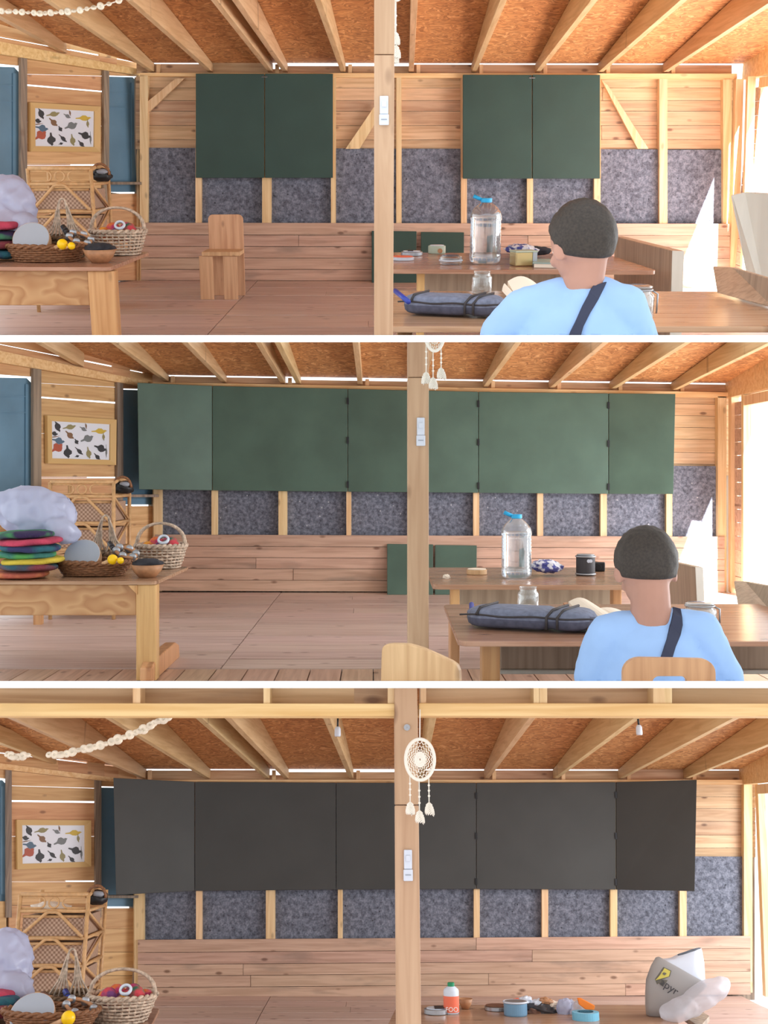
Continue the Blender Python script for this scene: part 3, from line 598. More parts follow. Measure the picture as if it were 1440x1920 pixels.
def board_panel(r, q, th, mat, parent, name):
    """q: four (px, py, y) corners"""
    v = [P(r, x, y_, y=d) for x, y_, d in q]
    o = obj(name, MB().slab(v, (0, th, 0)), mat, parent, bevel=.004)
    return o
def chalkboards(r):
    CUR[0] = r; c = CFG[r]; yb = c['yf']-.05; room = ROOMS[r]['name']; mat = M['board%d' % r]
    side = ('left of the post', 'right of the post')
    if r == 1:
        for k, (x0, xm, x1, t, bt) in enumerate(((367,496,625.5,138,333.5), (868,998,1126.5,140,335))):
            t_ = thing('folding_chalkboard', 'closed green folding chalkboard %s in the upper room' % side[k], 'chalkboard')
            board_panel(r, [(x0, t, yb), (x1, t+.6, yb), (x1, bt, yb), (x0, bt, yb)], .03, M['edge'], t_, 'backing_panel')
            for a, b_ in ((x0, xm-.8), (xm+.8, x1-1.5)):
                board_panel(r, [(a, t, yb-.03), (b_, t+.4, yb-.03), (b_, bt, yb-.03), (a, bt, yb-.03)], .028, mat, t_, 'door_panel')
            pa = P(r, xm, t+6, y=yb-.035)
            obj('hook', MB().tube([pa+Vector((-.03, 0, 0)), pa+Vector((.03, 0, 0))], .006), M['steel'], t_)
    else:
        sets = {2: (((257,717.5),(398,723.5),(652,729),(781,732.3)), ((260,917.5),(398,919.5),(652,922),(781,923)), ((782,731.7),(897,734.5),(1141,737.5),(1267,738.5)), ((782,923),(897,924),(1141,926),(1263,926.5))),
                3: (((212,1458.5),(365,1466),(630,1467.5),(757,1468)), ((217,1678),(365,1670.5),(630,1668),(757,1667.5)), ((758,1468),(893,1468),(1155,1466.5),(1307,1462)), ((758,1667.5),(893,1667),(1155,1668),(1303,1671)))}[r]
        nm = {2: 'worn green', 3: 'black painted'}[r]
        for k in range(2):
            T, Bm = sets[2*k], sets[2*k+1]
            fl = [(.55 if r == 3 else .45), .0, .0, .05] if k == 0 else [.05, .0, .0, (.5 if r == 3 else .2)]
            t_ = thing('folding_chalkboard', 'open %s three-panel chalkboard %s in the %s room' % (nm, side[k], room), 'chalkboard')
            for j, pn in enumerate(('left_panel', 'centre_panel', 'right_panel')):
                g = .5
                q = [(T[j][0]+g, T[j][1], yb-fl[j]), (T[j+1][0]-g, T[j+1][1], yb-fl[j+1]), (Bm[j+1][0]-g, Bm[j+1][1], yb-fl[j+1]), (Bm[j][0]+g, Bm[j][1], yb-fl[j])]
                board_panel(r, q, .03, mat, t_, pn)
            if k == 1 or r == 2:
              for xs in ((1, 2) if k == 1 else (2,)):
                for f in (.12, .5, .93):
                    x = lerp(T[xs][0], Bm[xs][0], f); y_ = lerp(T[xs][1], Bm[xs][1], f)
                    pa = P(r, x, y_, y=yb-.006)
                    obj('hinge', MB().box(pa, (.022, .012, .07)), M['darkline'], t_)

for r in (1, 2, 3):
    build_shell(r); left_wall(r); post_things(r); chalkboards(r)

# white storey slabs that part one room from the next
CUR[0] = 0
def storey_slab(pt, pb, label, n):
    d = Vector((0, F, VY-pt)).normalized(); y0, y1 = 2.6/d.y, 9.6/d.y; th = (pb-pt)/F*2.6*.99
    nrm = Vector((0, -d.z, d.y)); p = []
    for y in (y0, y1):
        for x, k in ((-4.2, 0), (3.72, 0), (3.72, 1), (-4.2, 1)): p.append(CAM+d*y+Vector((x, 0, 0))-nrm*th*k)
    o = obj('trim_%d' % n, MB().hexa(p), M['white']); tag(o, label, 'slab', kind='structure')
storey_slab(628.5, 641.5, 'white painted slab between the upper and the middle room', 1)
storey_slab(1277, 1290, 'white painted slab between the middle and the lower room', 2)

# ---------------------------------------------------------------- builders for the things in the rooms
KY = {1: 1.05, 2: 1.0, 3: 1.15}             # rooms seen obliquely: depths read off the level room grow a little
def onz(r, px, py, z=.6): return P(r, px, py, z=z).y
def sc(y): return y/F                      # metres per pixel at depth y
def table(r, label, fl, fr, br, bl, z, th, mat, legs=(), panels=(), cat='table'):
    """fl, fr, br, bl: pixel corners of the top; legs and panels: (px0, px1, y, depth, z0, z1, name)"""
    a, b, c_, d = [P(r, *p, z=z) for p in (fl, fr, br, bl)]
    o = (a+b+c_+d)/4; o.z = 0
    t = thing('table', label, cat, o)
    poly = []
    for i, (p, q, s) in enumerate(((d, a, b), (a, b, c_), (b, c_, d), (c_, d, a))):
        for k in range(5):
            u = k/4; e = .055; A_ = q+(p-q).normalized()*e; B_ = q+(s-q).normalized()*e
            poly.append((A_*(1-u)**2+q*2*u*(1-u)+B_*u*u)-o)
    obj('tabletop', MB().prism(poly, (0, 0, -th)), mat, t, bevel=.005)
    for (x0, x1, y, dp, z0, z1, name, mt) in legs:
        X0, X1 = P(r, x0, CFG[r]['rows'][3], y=y).x, P(r, x1, CFG[r]['rows'][3], y=y).x
        obj(name, MB().box(Vector(((X0+X1)/2, y+dp/2, (z0+z1)/2))-o, (X1-X0, dp, z1-z0)), M[mt], t, bevel=.006)
    return t, o
def woven(name, t, rows, r0, r1, h, mat, sx=1, sy=1, n=18, rad=.006, z0=0, parent=None):
    mb = MB(); seg = n*4
    for i in range(rows):
        u = i/(rows-1); rr = lerp(r0, r1, u**.8); z = z0+h*u; ph = math.pi*(i % 2)
        pts = []
        for j in range(seg):
            a = 2*math.pi*j/seg; w = rr+.006*math.sin(a*n+ph)
            pts.append((w*math.cos(a)*sx, w*math.sin(a)*sy, z+.002*math.sin(3*a+i)))
        mb.tube(pts, rad, 5, closed=True)
    obj(name, mb, mat, t, True)
    sk = MB()
    for j in range(n*2):
        a = 2*math.pi*j/(n*2)
        sk.tube([(lerp(r0, r1, u**.8)*math.cos(a)*sx, lerp(r0, r1, u**.8)*math.sin(a)*sy, z0+h*u) for u in (0, .33, .66, 1)], rad*.7, 5)
    k = obj('stakes', sk, mat, t, True); k['kind'] = 'stuff'
    obj('basket_bottom', MB().lathe([(.001, z0), (r0, z0), (r0, z0+.01), (.001, z0+.01)], 20, sx=sx, sy=sy, cap=False), mat, t)
    rim = MB()
    for ph in (0, math.pi):
        rim.tube([((r1+.009*math.cos(a*14+ph))*math.cos(a)*sx, (r1+.009*math.cos(a*14+ph))*math.sin(a)*sy, z0+h+.004+.009*math.sin(a*14+ph)) for a in [2*math.pi*j/112 for j in range(112)]], rad*1.35, 5, closed=True)
    obj('rim', rim, mat, t, True)
def arch_handle(t, r1, h, hh, mat, rz=0, rad=.009, narrow=1.0, sx=1):
    mb = MB(); Mz = Matrix.Rotation(rz, 3, 'Z')
    for ph in (0, 2.1, 4.2):
        pts = []
        for j in range(41):
            a = math.pi*j/40; x = r1*math.cos(a)*(narrow if 4 < j < 36 else lerp(1, narrow, min(j, 40-j)/5)); z = h+hh*math.sin(a)**.8
            pts.append(Mz @ Vector((x*sx+.006*math.cos(j*.9+ph), .007*math.sin(j*.9+ph), z)))
        mb.tube(pts, rad*.75, 5)
    obj('handle', mb, mat, t, True)

def rattan_shelf(r, x0, x1, y, dp, zs, label):
    """zs: pixel heights: top rail, gallery rail, then the tier rails down"""
    CUR[0] = r
    a = P(r, x0, zs[1], y=y); b = P(r, x1, zs[1], y=y); Wd = b.x-a.x; Z = [P(r, x0, v, y=y).z for v in zs]
    step = Z[-2]-Z[-1]
    while Z[-1]-step > .05: Z.append(Z[-1]-step)
    t = thing('rattan_shelf', label, 'shelf', (a.x, y, 0))
    R = .017
    for (x, yy) in ((0, 0), (Wd, 0), (0, dp), (Wd, dp)):
        obj('cane_post', MB().tube([(x, yy, 0), (x, yy, Z[0])], R, 8), M['rattan'], t, True)
    g = MB()
    for z in Z[1:]:
        g.tube([(0, 0, z), (Wd, 0, z)], R*.9, 8)
        for x in (0, Wd): g.tube([(x, 0, z), (x, dp, z)], R*.8, 8)
        g.tube([(0, dp, z), (Wd, dp, z)], R*.8, 8)
    obj('rail', g, M['rattan'], t, True)['kind'] = 'stuff'
    tr = MB(); tr.tube([(0, 0, Z[0]), (Wd, 0, Z[0])], R, 8)
    tr.tube([(Wd, 0, Z[0]-.01)]+[(Wd, dp*u, Z[0]+.02*math.sin(math.pi*u)) for u in (.3, .6, .85)]+[(Wd, dp, Z[0]-.08)], R*.8, 8)
    obj('top_rail', tr, M['rattan'], t, True)
    zc = (Z[0]+Z[1])/2; rr = (Z[0]-Z[1])/2-.022
    sl = MB(); cx = Wd/2
    sl.tube([(cx+rr*math.cos(a_), 0, zc+rr*math.sin(a_)) for a_ in [2*math.pi*k/24 for k in range(24)]], .008, 6, closed=True)
    for s in (-1, 1):
        e = cx+s*(rr+.03); f_ = (.02 if s < 0 else Wd-.02)
        pts = [(f_, 0, zc+rr)]+[(e-s*(-rr+rr*math.cos(k*math.pi/12))*1-0, 0, zc+rr*math.cos(k*math.pi/12)) for k in range(0)]
        arc = [(e+s*rr-s*rr*math.sin(k*math.pi/12), 0, zc+rr*math.cos(k*math.pi/12)) for k in range(13)]
        sl.tube([(f_, 0, zc+rr)]+arc+[(f_, 0, zc-rr)], .008, 6)
    obj('scroll_work', sl, M['rattan'], t, True)['kind'] = 'stuff'
    for i in range(1, len(Z)-1):
        zt, zb = Z[i], Z[i+1]; pts = []
        for k in range(-10, 11):
            u = k/10; v = 1-abs(u); pts.append((cx+u*Wd*.46, -.025, lerp(zb+.01, zt-.005, min(1, v*1.18)-.09*max(0, v-.75)*4*(v-.75))))
        obj('arched_cane', MB().tube(pts, .013, 8), M['rattan'], t, True)
        d = obj('drawer', MB().box((cx, dp/2, lerp(zb, zt, .42)), (Wd-.06, dp-.04, (zt-zb)*.74)), M['weave'], t)
        obj('drawer_rim', MB().tube([(.03, .015, lerp(zb, zt, .79)), (Wd-.03, .015, lerp(zb, zt, .79))], .012, 6), M['rattan'], d, True)
        q = ((Wd, 0, zt), (Wd, dp, zb)) if i % 2 else ((Wd, dp, zt), (Wd, 0, zb))
        obj('side_cane', MB().tube(q, .012, 8), M['rattan'], t, True)
        obj('shelf_board', MB().box((cx, dp/2, zb), (Wd-.02, dp-.02, .012)), M['rattan'], t)
    obj('shelf_board', MB().box((cx, dp/2, Z[1]), (Wd-.02, dp-.02, .012)), M['rattan'], t)
    return Vector((a.x, y, 0)), Wd, Z

def shoulder_bag(r, loc, w, label):
    t = thing('handbag', label, 'bag', loc)
    mb = MB(); mb.ball((0, 0, w*.33), (w*.5, w*.45, w*.36), 20, 12, nz=.22, fr=2.2, seed=r, squash=-w*.30); obj('bag_body', mb, M['black'], t, True)
    st = MB(); st.tube([(w*.45*math.cos(a), -.05, w*.35+w*.55*math.sin(a)) for a in [math.pi*k/14 for k in range(15)]], .012, 6); obj('strap', st, M['brownwick'], t, True)
    obj('flap', MB().ball((w*.1, -w*.28, w*.52), (w*.3, w*.22, w*.14), 14, 8, nz=.2, seed=r+3), M['greyp'], t, True)

def white_basket(r, px, py, y, w, h, hh, label):
    k0 = KY[r]; y = y*k0; w = w*k0; h = h*k0; hh = hh*k0
    CUR[0] = r; X = P(r, px, py, y=y).x
    t = thing('basket', label, 'basket', (X, y, .611)); rr = w/2
    woven('weave', t, 8, rr*.74, rr, h, M['palewick'], n=14, rad=.0085)
    arch_handle(t, rr*.98, h, hh, M['palewick'], rad=.013)
    for k in range(9 if r == 3 else 7):
        a = k*2.4; q = rr*.62*math.sqrt((k+.5)/9)
        b_ = obj('felt_ball', MB().ball((0, 0, 0), .055, 16, 10, nz=.06, seed=k), M['balls'][k % 7], None, True)
        b_.location = (X+q*math.cos(a)*1.15, y+q*math.sin(a), .6+h*.92+.03*(k % 2))
        nm = ['crimson', 'orange', 'purple', 'magenta', 'golden', 'green', 'coral'][k % 7]
        pos = ['at the middle', 'toward the right rim', 'toward the far left rim', 'toward the front rim', 'toward the far right rim', 'at the left rim', 'at the right front rim', 'in the far row', 'in the front left row'][k]
        tag(b_, '%s felt ball %s of the white basket, %s room' % (nm, pos, ROOMS[r]['name']), 'ball', 'felt balls in the white basket of the %s room' % ROOMS[r]['name'])
    b_ = obj('felt_ball', MB().lathe([(.026, -.010), (.038, -.010), (.042, 0), (.038, .010), (.026, .010), (.026, -.010)], 20, M=Matrix.Rotation(.8, 3, 'X'), cap=False), [M['milk']], None, True); b_.name = 'ring'
    ROOM_OF[b_.name] = r
    b_.location = (X+rr*.2, y-rr*.55, .6+h+.06); tag(b_, 'pale blue ring lying on the felt balls in the %s room basket' % ROOMS[r]['name'], 'ring')
def tray_basket(r, px, py, y, w, h, label):
    k0 = KY[r]; y = y*k0; w = w*k0; h = h*k0
    CUR[0] = r; X = P(r, px, py, y=y).x
    t = thing('basket', label, 'basket', (X, y, .611))
    woven('weave', t, 7, w*.40, w*.5, h, M['brownwick'], sy=.72, n=20, rad=.0085)
    return X
def twig_basket(r, px, py, y, w, h, hh, label):
    k0 = KY[r]; y = y*k0; w = w*k0; h = h*k0; hh = hh*k0
    CUR[0] = r; X = P(r, px, py, y=y).x
    t = thing('basket', label, 'basket', (X, y, .611))
    woven('weave', t, 7, w*.42, w*.5, h, M['darkwick'], n=14, rad=.008)
    mb = MB()
    for s in (-1, 1):
        for k in range(5):
            o = (k-2)*.022
            mb.tube([(s*.075+o*1.9, -.02+.01*k, h*.6), (s*.05+o*.5, 0, h+hh*.35), (s*.035+o*.2, .01*math.sin(k), h+hh*.7), (s*.018, 0, h+hh*.95), (0, 0, h+hh)], .007, 5)
    obj('handle', mb, M['palewick'], t, True)['kind'] = 'stuff'
def drum(r, px, py, y, rad, label, z=None, tilt=.95):
    y *= KY[r]; rad *= KY[r]; CUR[0] = r; p = P(r, px, py, y=y)
    t = thing('frame_drum', label, 'drum', p); t.rotation_euler = (tilt, 0, 0)
    obj('skin', MB().lathe([(.001, .004), (rad*.97, .004), (rad, 0), (rad*.97, -.004), (.001, -.004)], 40, cap=False), M['drum'], t)
    obj('hoop', MB().lathe([(rad*.985, .001), (rad*1.01, .0), (rad*1.01, -.055), (rad*.95, -.055), (rad*.95, -.004)], 40, cap=False), M['chairwood'], t)
def maraca(r, px, py, y, rad, label, d=(-.12, .03, -.05)):
    y *= KY[r]; rad *= KY[r]; CUR[0] = r; p = P(r, px, py, y=y); t = thing('maraca', label, 'instrument', p)
    obj('head', MB().ball((0, 0, 0), rad, 20, 12), M['yellow'], t, True)
    obj('handle', MB().tube([(0, 0, 0), d], [rad*.4, rad*.3], 10), M['chairwood'], t, True)
def tambourine(r, px, py, y, rad, label):
    y *= KY[r]; rad *= KY[r]; CUR[0] = r; p = P(r, px, py, y=y); t = thing('tambourine', label, 'instrument', p); t.rotation_euler = (.7, .3, .2)
    obj('frame', MB().tube([(rad*math.cos(a), rad*math.sin(a)*.6, 0) for a in [2*math.pi*k/28 for k in range(28)]], .012, 6, closed=True), M['bowl'], t, True)
    for k in range(6):
        a = 2*math.pi*k/6+.3; j = MB()
        for dz in (-.006, .006): j.lathe([(.001, dz-.002), (.026, dz-.002), (.026, dz+.002), (.001, dz+.002)], 14, (rad*math.cos(a), rad*math.sin(a)*.6, 0), M=Matrix.Rotation(1.2, 3, 'X'), cap=False)
        obj('jingle', j, M['steel'], t, True)
def rod(r, a, b, rad, label, mats, name='drumstick'):
    a = (a[0], a[1], a[2]*KY[r]); b = (b[0], b[1], b[2]*KY[r]); rad *= KY[r]; CUR[0] = r; p = P(r, *a[:2], y=a[2]); q = P(r, *b[:2], y=b[2]); t = thing(name, label, 'instrument', p); d = q-p
    obj('shaft', MB().tube([(0, 0, 0), d], [rad, rad], 10), M[mats[0]], t, True)
    bd = MB()
    for u in (.3, .5, .7): bd.tube([d*u, d*(u+.06)], rad*1.12, 10)
    obj('band', bd, M[mats[1]], t, True)['kind'] = 'stuff'
def bowl(r, px, py, y, w, h, label, fill_label, z=.6):
    y = onz(r, px, py, z)+w*KY[r]*.25; w *= KY[r]; h *= KY[r]; z = z+.001; CUR[0] = r; X = P(r, px, py, y=y).x; t = thing('bowl', label, 'bowl', (X, y, z)); k = w/2
    obj('bowl_body', MB().lathe([(.001, 0), (k*.5, 0), (k*.8, h*.45), (k, h), (k*.94, h), (k*.72, h*.5), (k*.4, h*.15), (.001, h*.12)], 28, cap=False), M['bowl'], t, True)
    if fill_label:
        o = obj('cloth', MB().ball((X, y+.02, z+h*1.02), (k*.9, k*.8, h*.42), 20, 10, nz=.3, seed=3), M['darkcloth'], None, True); tag(o, fill_label, 'cloth')
def blob(r, name, label, cat, parts, mat, group=None, raw=False, fuse=0, crease=0):
    """parts: (px, py, y, rx, ry, rz in metres, noise, seed, tilt)"""
    CUR[0] = r; mb = MB(); k0 = 1 if raw else KY[r]; o0 = P(r, parts[0][0], parts[0][1], y=parts[0][2]*k0)
    for (px, py, y, rx, ry, rz, nz, sd, tl) in parts:
        mb.ball(P(r, px, py, y=y*k0)-o0, (rx*k0, ry*k0, rz*k0), 32, 20, nz=nz, fr=2.4, seed=sd, M=Matrix.Rotation(tl, 3, 'Y'))
    if fuse:
        me = merged(mb, fuse, 3); me.materials.clear(); me.materials.append(mat)
        for v in me.vertices:
            c = v.co; n_ = noise.noise(Vector((c.x*9+2, c.y*9, c.z*5+r))); n2 = noise.noise(Vector((c.x*5-c.z*11, c.y*6, c.z*7+c.x*9)))
            v.co = c+v.normal*crease*((1-abs(n_)*2.4)*.6+(1-abs(n2)*3)*.6)
        me.name = name; o = obj(name, me, None)
    else: o = obj(name, mb, mat, None, True)
    o.location = o0
    return tag(o, label, cat, group)
def merged(mb, voxel, smooth):
    """fuse overlapping closed shapes into one continuous surface"""
    me = mb.mesh('fuse', []) if False else mb.mesh('fuse', M['skin'])
    o = bpy.data.objects.new('fuse', me); COL.objects.link(o)
    m1 = o.modifiers.new('r', 'REMESH'); m1.mode = 'VOXEL'; m1.voxel_size = voxel
    m2 = o.modifiers.new('s', 'SMOOTH'); m2.factor = .5; m2.iterations = smooth
    dg = bpy.context.evaluated_depsgraph_get(); out = bpy.data.meshes.new_from_object(o.evaluated_get(dg))
    bpy.data.objects.remove(o)
    for p in out.polygons: p.use_smooth = True
    return out
def felt_pad(r, px, py, y, rad, th, i, label):
    y *= KY[r]; rad *= KY[r]; th *= KY[r]; CUR[0] = r; p = P(r, px, py, y=y); mb = MB()
    nu, nv = 36, 12; vs = []
    for a_ in range(nv+1):
        t_ = math.pi*a_/nv; sr = math.sin(t_)**.38 if 0 < a_ < nv else .001; cz = math.copysign(abs(math.cos(t_))**.7, math.cos(t_))
        for j in range(nu):
            f = 2*math.pi*j/nu; k = 1+.07*noise.noise(Vector((math.cos(f)*1.6, math.sin(f)*1.6, i*3+r)))
            vs.append((rad*sr*k*math.cos(f), rad*.85*sr*k*math.sin(f), th*.47*cz+.010*noise.noise(Vector((math.cos(f)*sr*1.8, math.sin(f)*sr*1.8, i+r*5)))))
    mb.add(vs, [(a_*nu+j, (a_+1)*nu+j, (a_+1)*nu+(j+1) % nu, a_*nu+(j+1) % nu) for a_ in range(nv) for j in range(nu)])
    o = obj('felt_seat_pad', mb, M['feltpads'][i], None, True); o.location = p; o.rotation_euler = (random.uniform(-.03, .03), random.uniform(-.05, .05), i)
    tag(o, label, 'seat pad', 'dyed felt pads stacked in the %s room' % ROOMS[r]['name'])
def bottle(r, px, py_base, py_top, y, z, wpx, label):
    y = onz(r, px, py_base, z)+.06; z += .001; CUR[0] = r; s = sc(y); X = P(r, px, py_base, y=y).x; w = wpx*s; H = P(r, px, py_top, y=y).z-z; k = w/2
    t = thing('water_bottle', label, 'bottle', (X, y, z))
    prof = [(k*.80, 0), (k*.96, H*.03), (k, H*.08)]
    for i in range(9):
        u = .14+.058*i; prof += [(k, H*u), (k*.955, H*(u+.03))]
    prof += [(k, H*.68), (k*1.0, H*.72), (k*.93, H*.78), (k*.74, H*.845), (k*.50, H*.895), (k*.31, H*.93), (k*.27, H*.945)]
    obj('bottle_shell', MB().lathe(prof, 40, cap=False), M['pet'], t, True)
    wp = [(r_*.975, z_+.003) for r_, z_ in prof if z_ < H*.76]
    obj('water', MB().lathe([(.001, .003)]+wp+[(.001, wp[-1][1])], 40, cap=False), M['water'], t, True)
    obj('cap', MB().lathe([(k*.33, H*.925), (k*.36, H*.935), (k*.36, H*.985), (k*.33, H*.99), (.001, H*.99)], 24), M['blue'], t)
    obj('cap_handle', MB().tube([(-k*.25, 0, H*.965), (-k*.55, 0, H*.99), (-k*.82, 0, H*1.02)], [.011, .012, .013], 8), M['blue'], t, True)
def jar(r, px, py_base, py_top, y, z, wpx, label, bail=False):
    y = onz(r, px, py_base, z)+.03; z += .001; CUR[0] = r; s = sc(y); X = P(r, px, py_base, y=y).x; k = wpx*s/2; H = P(r, px, py_top, y=y).z-z
    t = thing('glass_jar', label, 'jar', (X, y, z))
    obj('jar_glass', MB().lathe([(k*.86, .0), (k*.97, H*.05), (k, H*.12), (k, H*.68), (k*.93, H*.78), (k*.80, H*.82), (k*.80, H*.98), (k*.85, H), (k*.75, H), (k*.72, H*.83), (k*.9, H*.7), (k*.9, H*.1), (.001, H*.06)], 32, cap=False), M['glass'], t, True)
    obj('jar_base', MB().lathe([(.001, 0), (k*.86, 0), (k*.86, .012), (.001, .012)], 28, cap=False), M['glass'], t, True)
    if bail:
        obj('wire_bail', MB().tube([(k*.86*math.cos(a), k*.86*math.sin(a), H*.92) for a in [2*math.pi*i/24 for i in range(24)]], .004, 5, closed=True).tube([(k*.8, -k*.3, H*.9), (k*1.1, -k*.35, H*.8), (k*1.08, -k*.4, H*.2)], .004, 5), M['steel'], t, True)
        obj('glass_lid', MB().lathe([(.001, H*.99), (k*.8, H*.99), (k*.86, H*1.02), (k*.7, H*1.06), (.001, H*1.06)], 28, cap=False), M['glass'], t, True)
def disc(r, name, label, cat, px, py, y, wpx, hpx, mats, z=.6, inner=None, tilt=0):
    y = onz(r, px, py, z)+wpx*sc(onz(r, px, py, z))*.3; z += .001; CUR[0] = r; s = sc(y); X = P(r, px, py, y=y).x; k = wpx*s/2; h = hpx*s
    t = thing(name, label, cat, (X, y, z)); t.rotation_euler = (tilt, 0, 0)
    obj('body', MB().lathe([(.001, 0), (k*.96, 0), (k, h*.1), (k, h*.9), (k*.96, h), (k*.5, h), (.001, h)], 32, cap=False), M[mats[0]], t, False)
    if len(mats) > 1: obj('lid', MB().lathe([(.001, h+.001), (k*(inner or .8), h+.001), (k*(inner or .8), h+.005), (.001, h+.005)], 28, cap=False), M[mats[1]], t)
    return t, k, h
def pouch(r, a, b, dp, h, label):
    """a, b: pixel ends of the front bottom edge on the table"""
    CUR[0] = r; A = P(r, *a, z=.6); B = P(r, *b, z=.6); d = B-A; L = d.length; ang = math.atan2(d.y, d.x)
    t = thing('pencil_case', label, 'pencil case', A+Vector((0, 0, .006)), ang)
    def shell(side):
        mb = MB(); n = 26; prof = []
        for k in range(17):
            a_ = math.pi*2*k/16
            cx_, sx_ = math.cos(a_), math.sin(a_)
            prof.append((abs(cx_)**.45*math.copysign(1, cx_), abs(sx_)**.45*math.copysign(1, sx_)))
        vs = []; fs = []
        for i in range(n+1):
            u = i/n; e = (1-abs(2*u-1)**10)*.98+.02; wv = 1+.05*noise.noise(Vector((u*5, r, 0)))-(.16 if abs(u-.68) < .03 else 0)
            for k in range(16):
                py_, pz_ = prof[k]
                vs.append((u*L, dp/2+py_*dp/2*e, (h/2+pz_*h/2*wv*(.35+.65*e))))
        for i in range(n):
            for k in range(16): fs.append((i*16+k, i*16+(k+1) % 16, (i+1)*16+(k+1) % 16, (i+1)*16+k))
        fs += [tuple(range(16)), tuple(range(n*16, n*16+16))]
        mb.add(vs, fs); mb.m = []
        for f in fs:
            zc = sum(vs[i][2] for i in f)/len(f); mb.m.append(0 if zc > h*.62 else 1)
        return mb
    obj('fabric', shell(0), [M['denim'], M['denimd']], t, True)
    obj('zip', MB().tube([(u*L, -.002+.004*math.sin(u*9), h*.66+.003*math.sin(u*14)) for u in [i/20 for i in range(21)]], .004, 5), M['zip'], t, True)
    bd = MB()
    for u in (.66, .74):
        bd.tube([(u*L, -.006, .01), (u*L, -.007, h*.7), (u*L+.02, dp*.1, h*1.02), (u*L+.05, dp*.9, h*1.02)], .006, 5)
    bd.tube([(.13*L, -.004, h*.7), (.15*L, dp*.1, h*1.03), (.2*L, dp*.9, h*1.03)], .006, 5)
    obj('strap', bd, M['zip'], t, True)['kind'] = 'stuff'
    return A, ang, L
def pen(r, a, b, label, mat='pen'):
    CUR[0] = r; p = P(r, *a[:2], y=a[2]); q = P(r, *b[:2], y=b[2]); t = thing('pen', label, 'pen', q); d = p-q
    obj('barrel', MB().tube([(0, 0, 0), d*.9], .011, 8), M[mat], t, True); obj('tip', MB().tube([d*.9, d], [.010, .003], 8), M['greyp'], t, True)
def pagesheet(r, name, q, th, parent, mat='paper', bend=.02):
    """a slightly bowed block of pages from four (px, py, y) corners"""
    a, b, c_, d = [P(r, x, y_, y=z_) for x, y_, z_ in q]; n = 8; top = []
    for i in range(n+1):
        u = i/n
        for v in (0, 1):
            p = lerp(lerp(a, d, v), lerp(b, c_, v), u); top.append(p+Vector((0, 0, bend*math.sin(math.pi*u))))
    nrm = (b-a).cross(d-a).normalized(); nrm = nrm if nrm.z > 0 else -nrm
    vs = top+[p-nrm*th for p in top]; m = len(top); fs = []
    for i in range(n):
        k = 2*i
        fs += [(k, k+1, k+3, k+2), (m+k, m+k+2, m+k+3, m+k+1), (k, k+2, m+k+2, m+k), (k+1, m+k+1, m+k+3, k+3)]
    fs += [(0, m, m+1, 1), (2*n, 2*n+1, m+2*n+1, m+2*n)]
    return obj(name, MB().add(vs, fs), M[mat], parent)
def pxprism(r, pts, off, mat, name, parent=None, bevel=0):
    return obj(name, MB().prism([P(r, x, y_, y=z_) for x, y_, z_ in pts], off), mat, parent, bevel=bevel)
def flat_text(body, size, mat, parent, M4, extrude=.001, name='lettering'):
    cu = bpy.data.curves.new('lettering', 'FONT'); cu.body = body; cu.size = size; cu.extrude = extrude; cu.align_x = 'CENTER'
    tmp = bpy.data.objects.new('lettering', cu); COL.objects.link(tmp)
    me = bpy.data.meshes.new_from_object(tmp.evaluated_get(bpy.context.evaluated_depsgraph_get())); bpy.data.objects.remove(tmp)
    me.materials.clear(); me.materials.append(mat); me.transform(M4)
    return obj(name, me, mat, parent)
def dreamcatcher(r, px, py, y, rx, ry, ystring, feathers, label):
    CUR[0] = r; s = sc(y); c0 = P(r, px, py, y=y); t = thing('dreamcatcher', label, 'ornament', c0); a, b = rx*s, ry*s
    yaw = 0
    E = lambda f, an: Vector((a*f*math.cos(an), 0, b*f*math.sin(an)))
    obj('hoop', MB().tube([E(1, 2*math.pi*k/48) for k in range(48)], 3.2*s, 8, closed=True), M['cotton'], t, True)
    w = MB()
    for f, n in ((.82, 20), (.64, 18), (.48, 16)):
        w.tube([E(f+.055*(1 if k % 2 else -1), 2*math.pi*k/(2*n)) for k in range(2*n)], 1.25*s, 5, closed=True)
    for k in range(20):
        w.tube([E(1, 2*math.pi*(k+.5)/20), E(.86, 2*math.pi*(k+.5)/20)], 1.2*s, 5)
    for f in (.34, .24, .12): w.tube([E(f, 2*math.pi*k/24) for k in range(24)], 2.6*s, 6, closed=True)
    obj('crochet_web', w, M['cotton'], t, True)['kind'] = 'stuff'
    top = P(r, px, ystring, y=y)-c0
    obj('hanging_cord', MB().tube([E(1, math.pi/2), top], 1.1*s, 5), M['cotton'], t, True)
    for (fx, fy, ox) in feathers:
        e = P(r, fx, fy, y=y)-c0; ang = math.acos(max(-1, min(1, e.x/a))); st = Vector((e.x, 0, -b*math.sin(ang)))
        cd_ = MB(); cd_.tube([st, e], 1.0*s, 5)
        for u in (.35, .55, .75): cd_.ball(lerp(st, e, u), 2.2*s, 8, 6)
        obj('feather_cord', cd_, M['cotton'], t, True)
        fe = MB(); pts = [e+Vector((ox*s*u*u*9, 0, -24*s*u)) for u in [k/8 for k in range(9)]]
        fe.tube(pts, [.6*s]*9, 4)
        for k in range(1, 9):
            for sd in (-1, 1):
                ln = 7*s*math.sin(math.pi*min(1, k/9+.12)); fe.tube([pts[k-1], pts[k-1]+Vector((sd*ln, sd*.004, -ln*.9)), pts[k-1]+Vector((sd*ln*1.2, 0, -ln*1.6))], [1.5*s, 1.8*s, .5*s], 4)
        obj('feather', fe, M['cotton'], t, True)['kind'] = 'stuff'
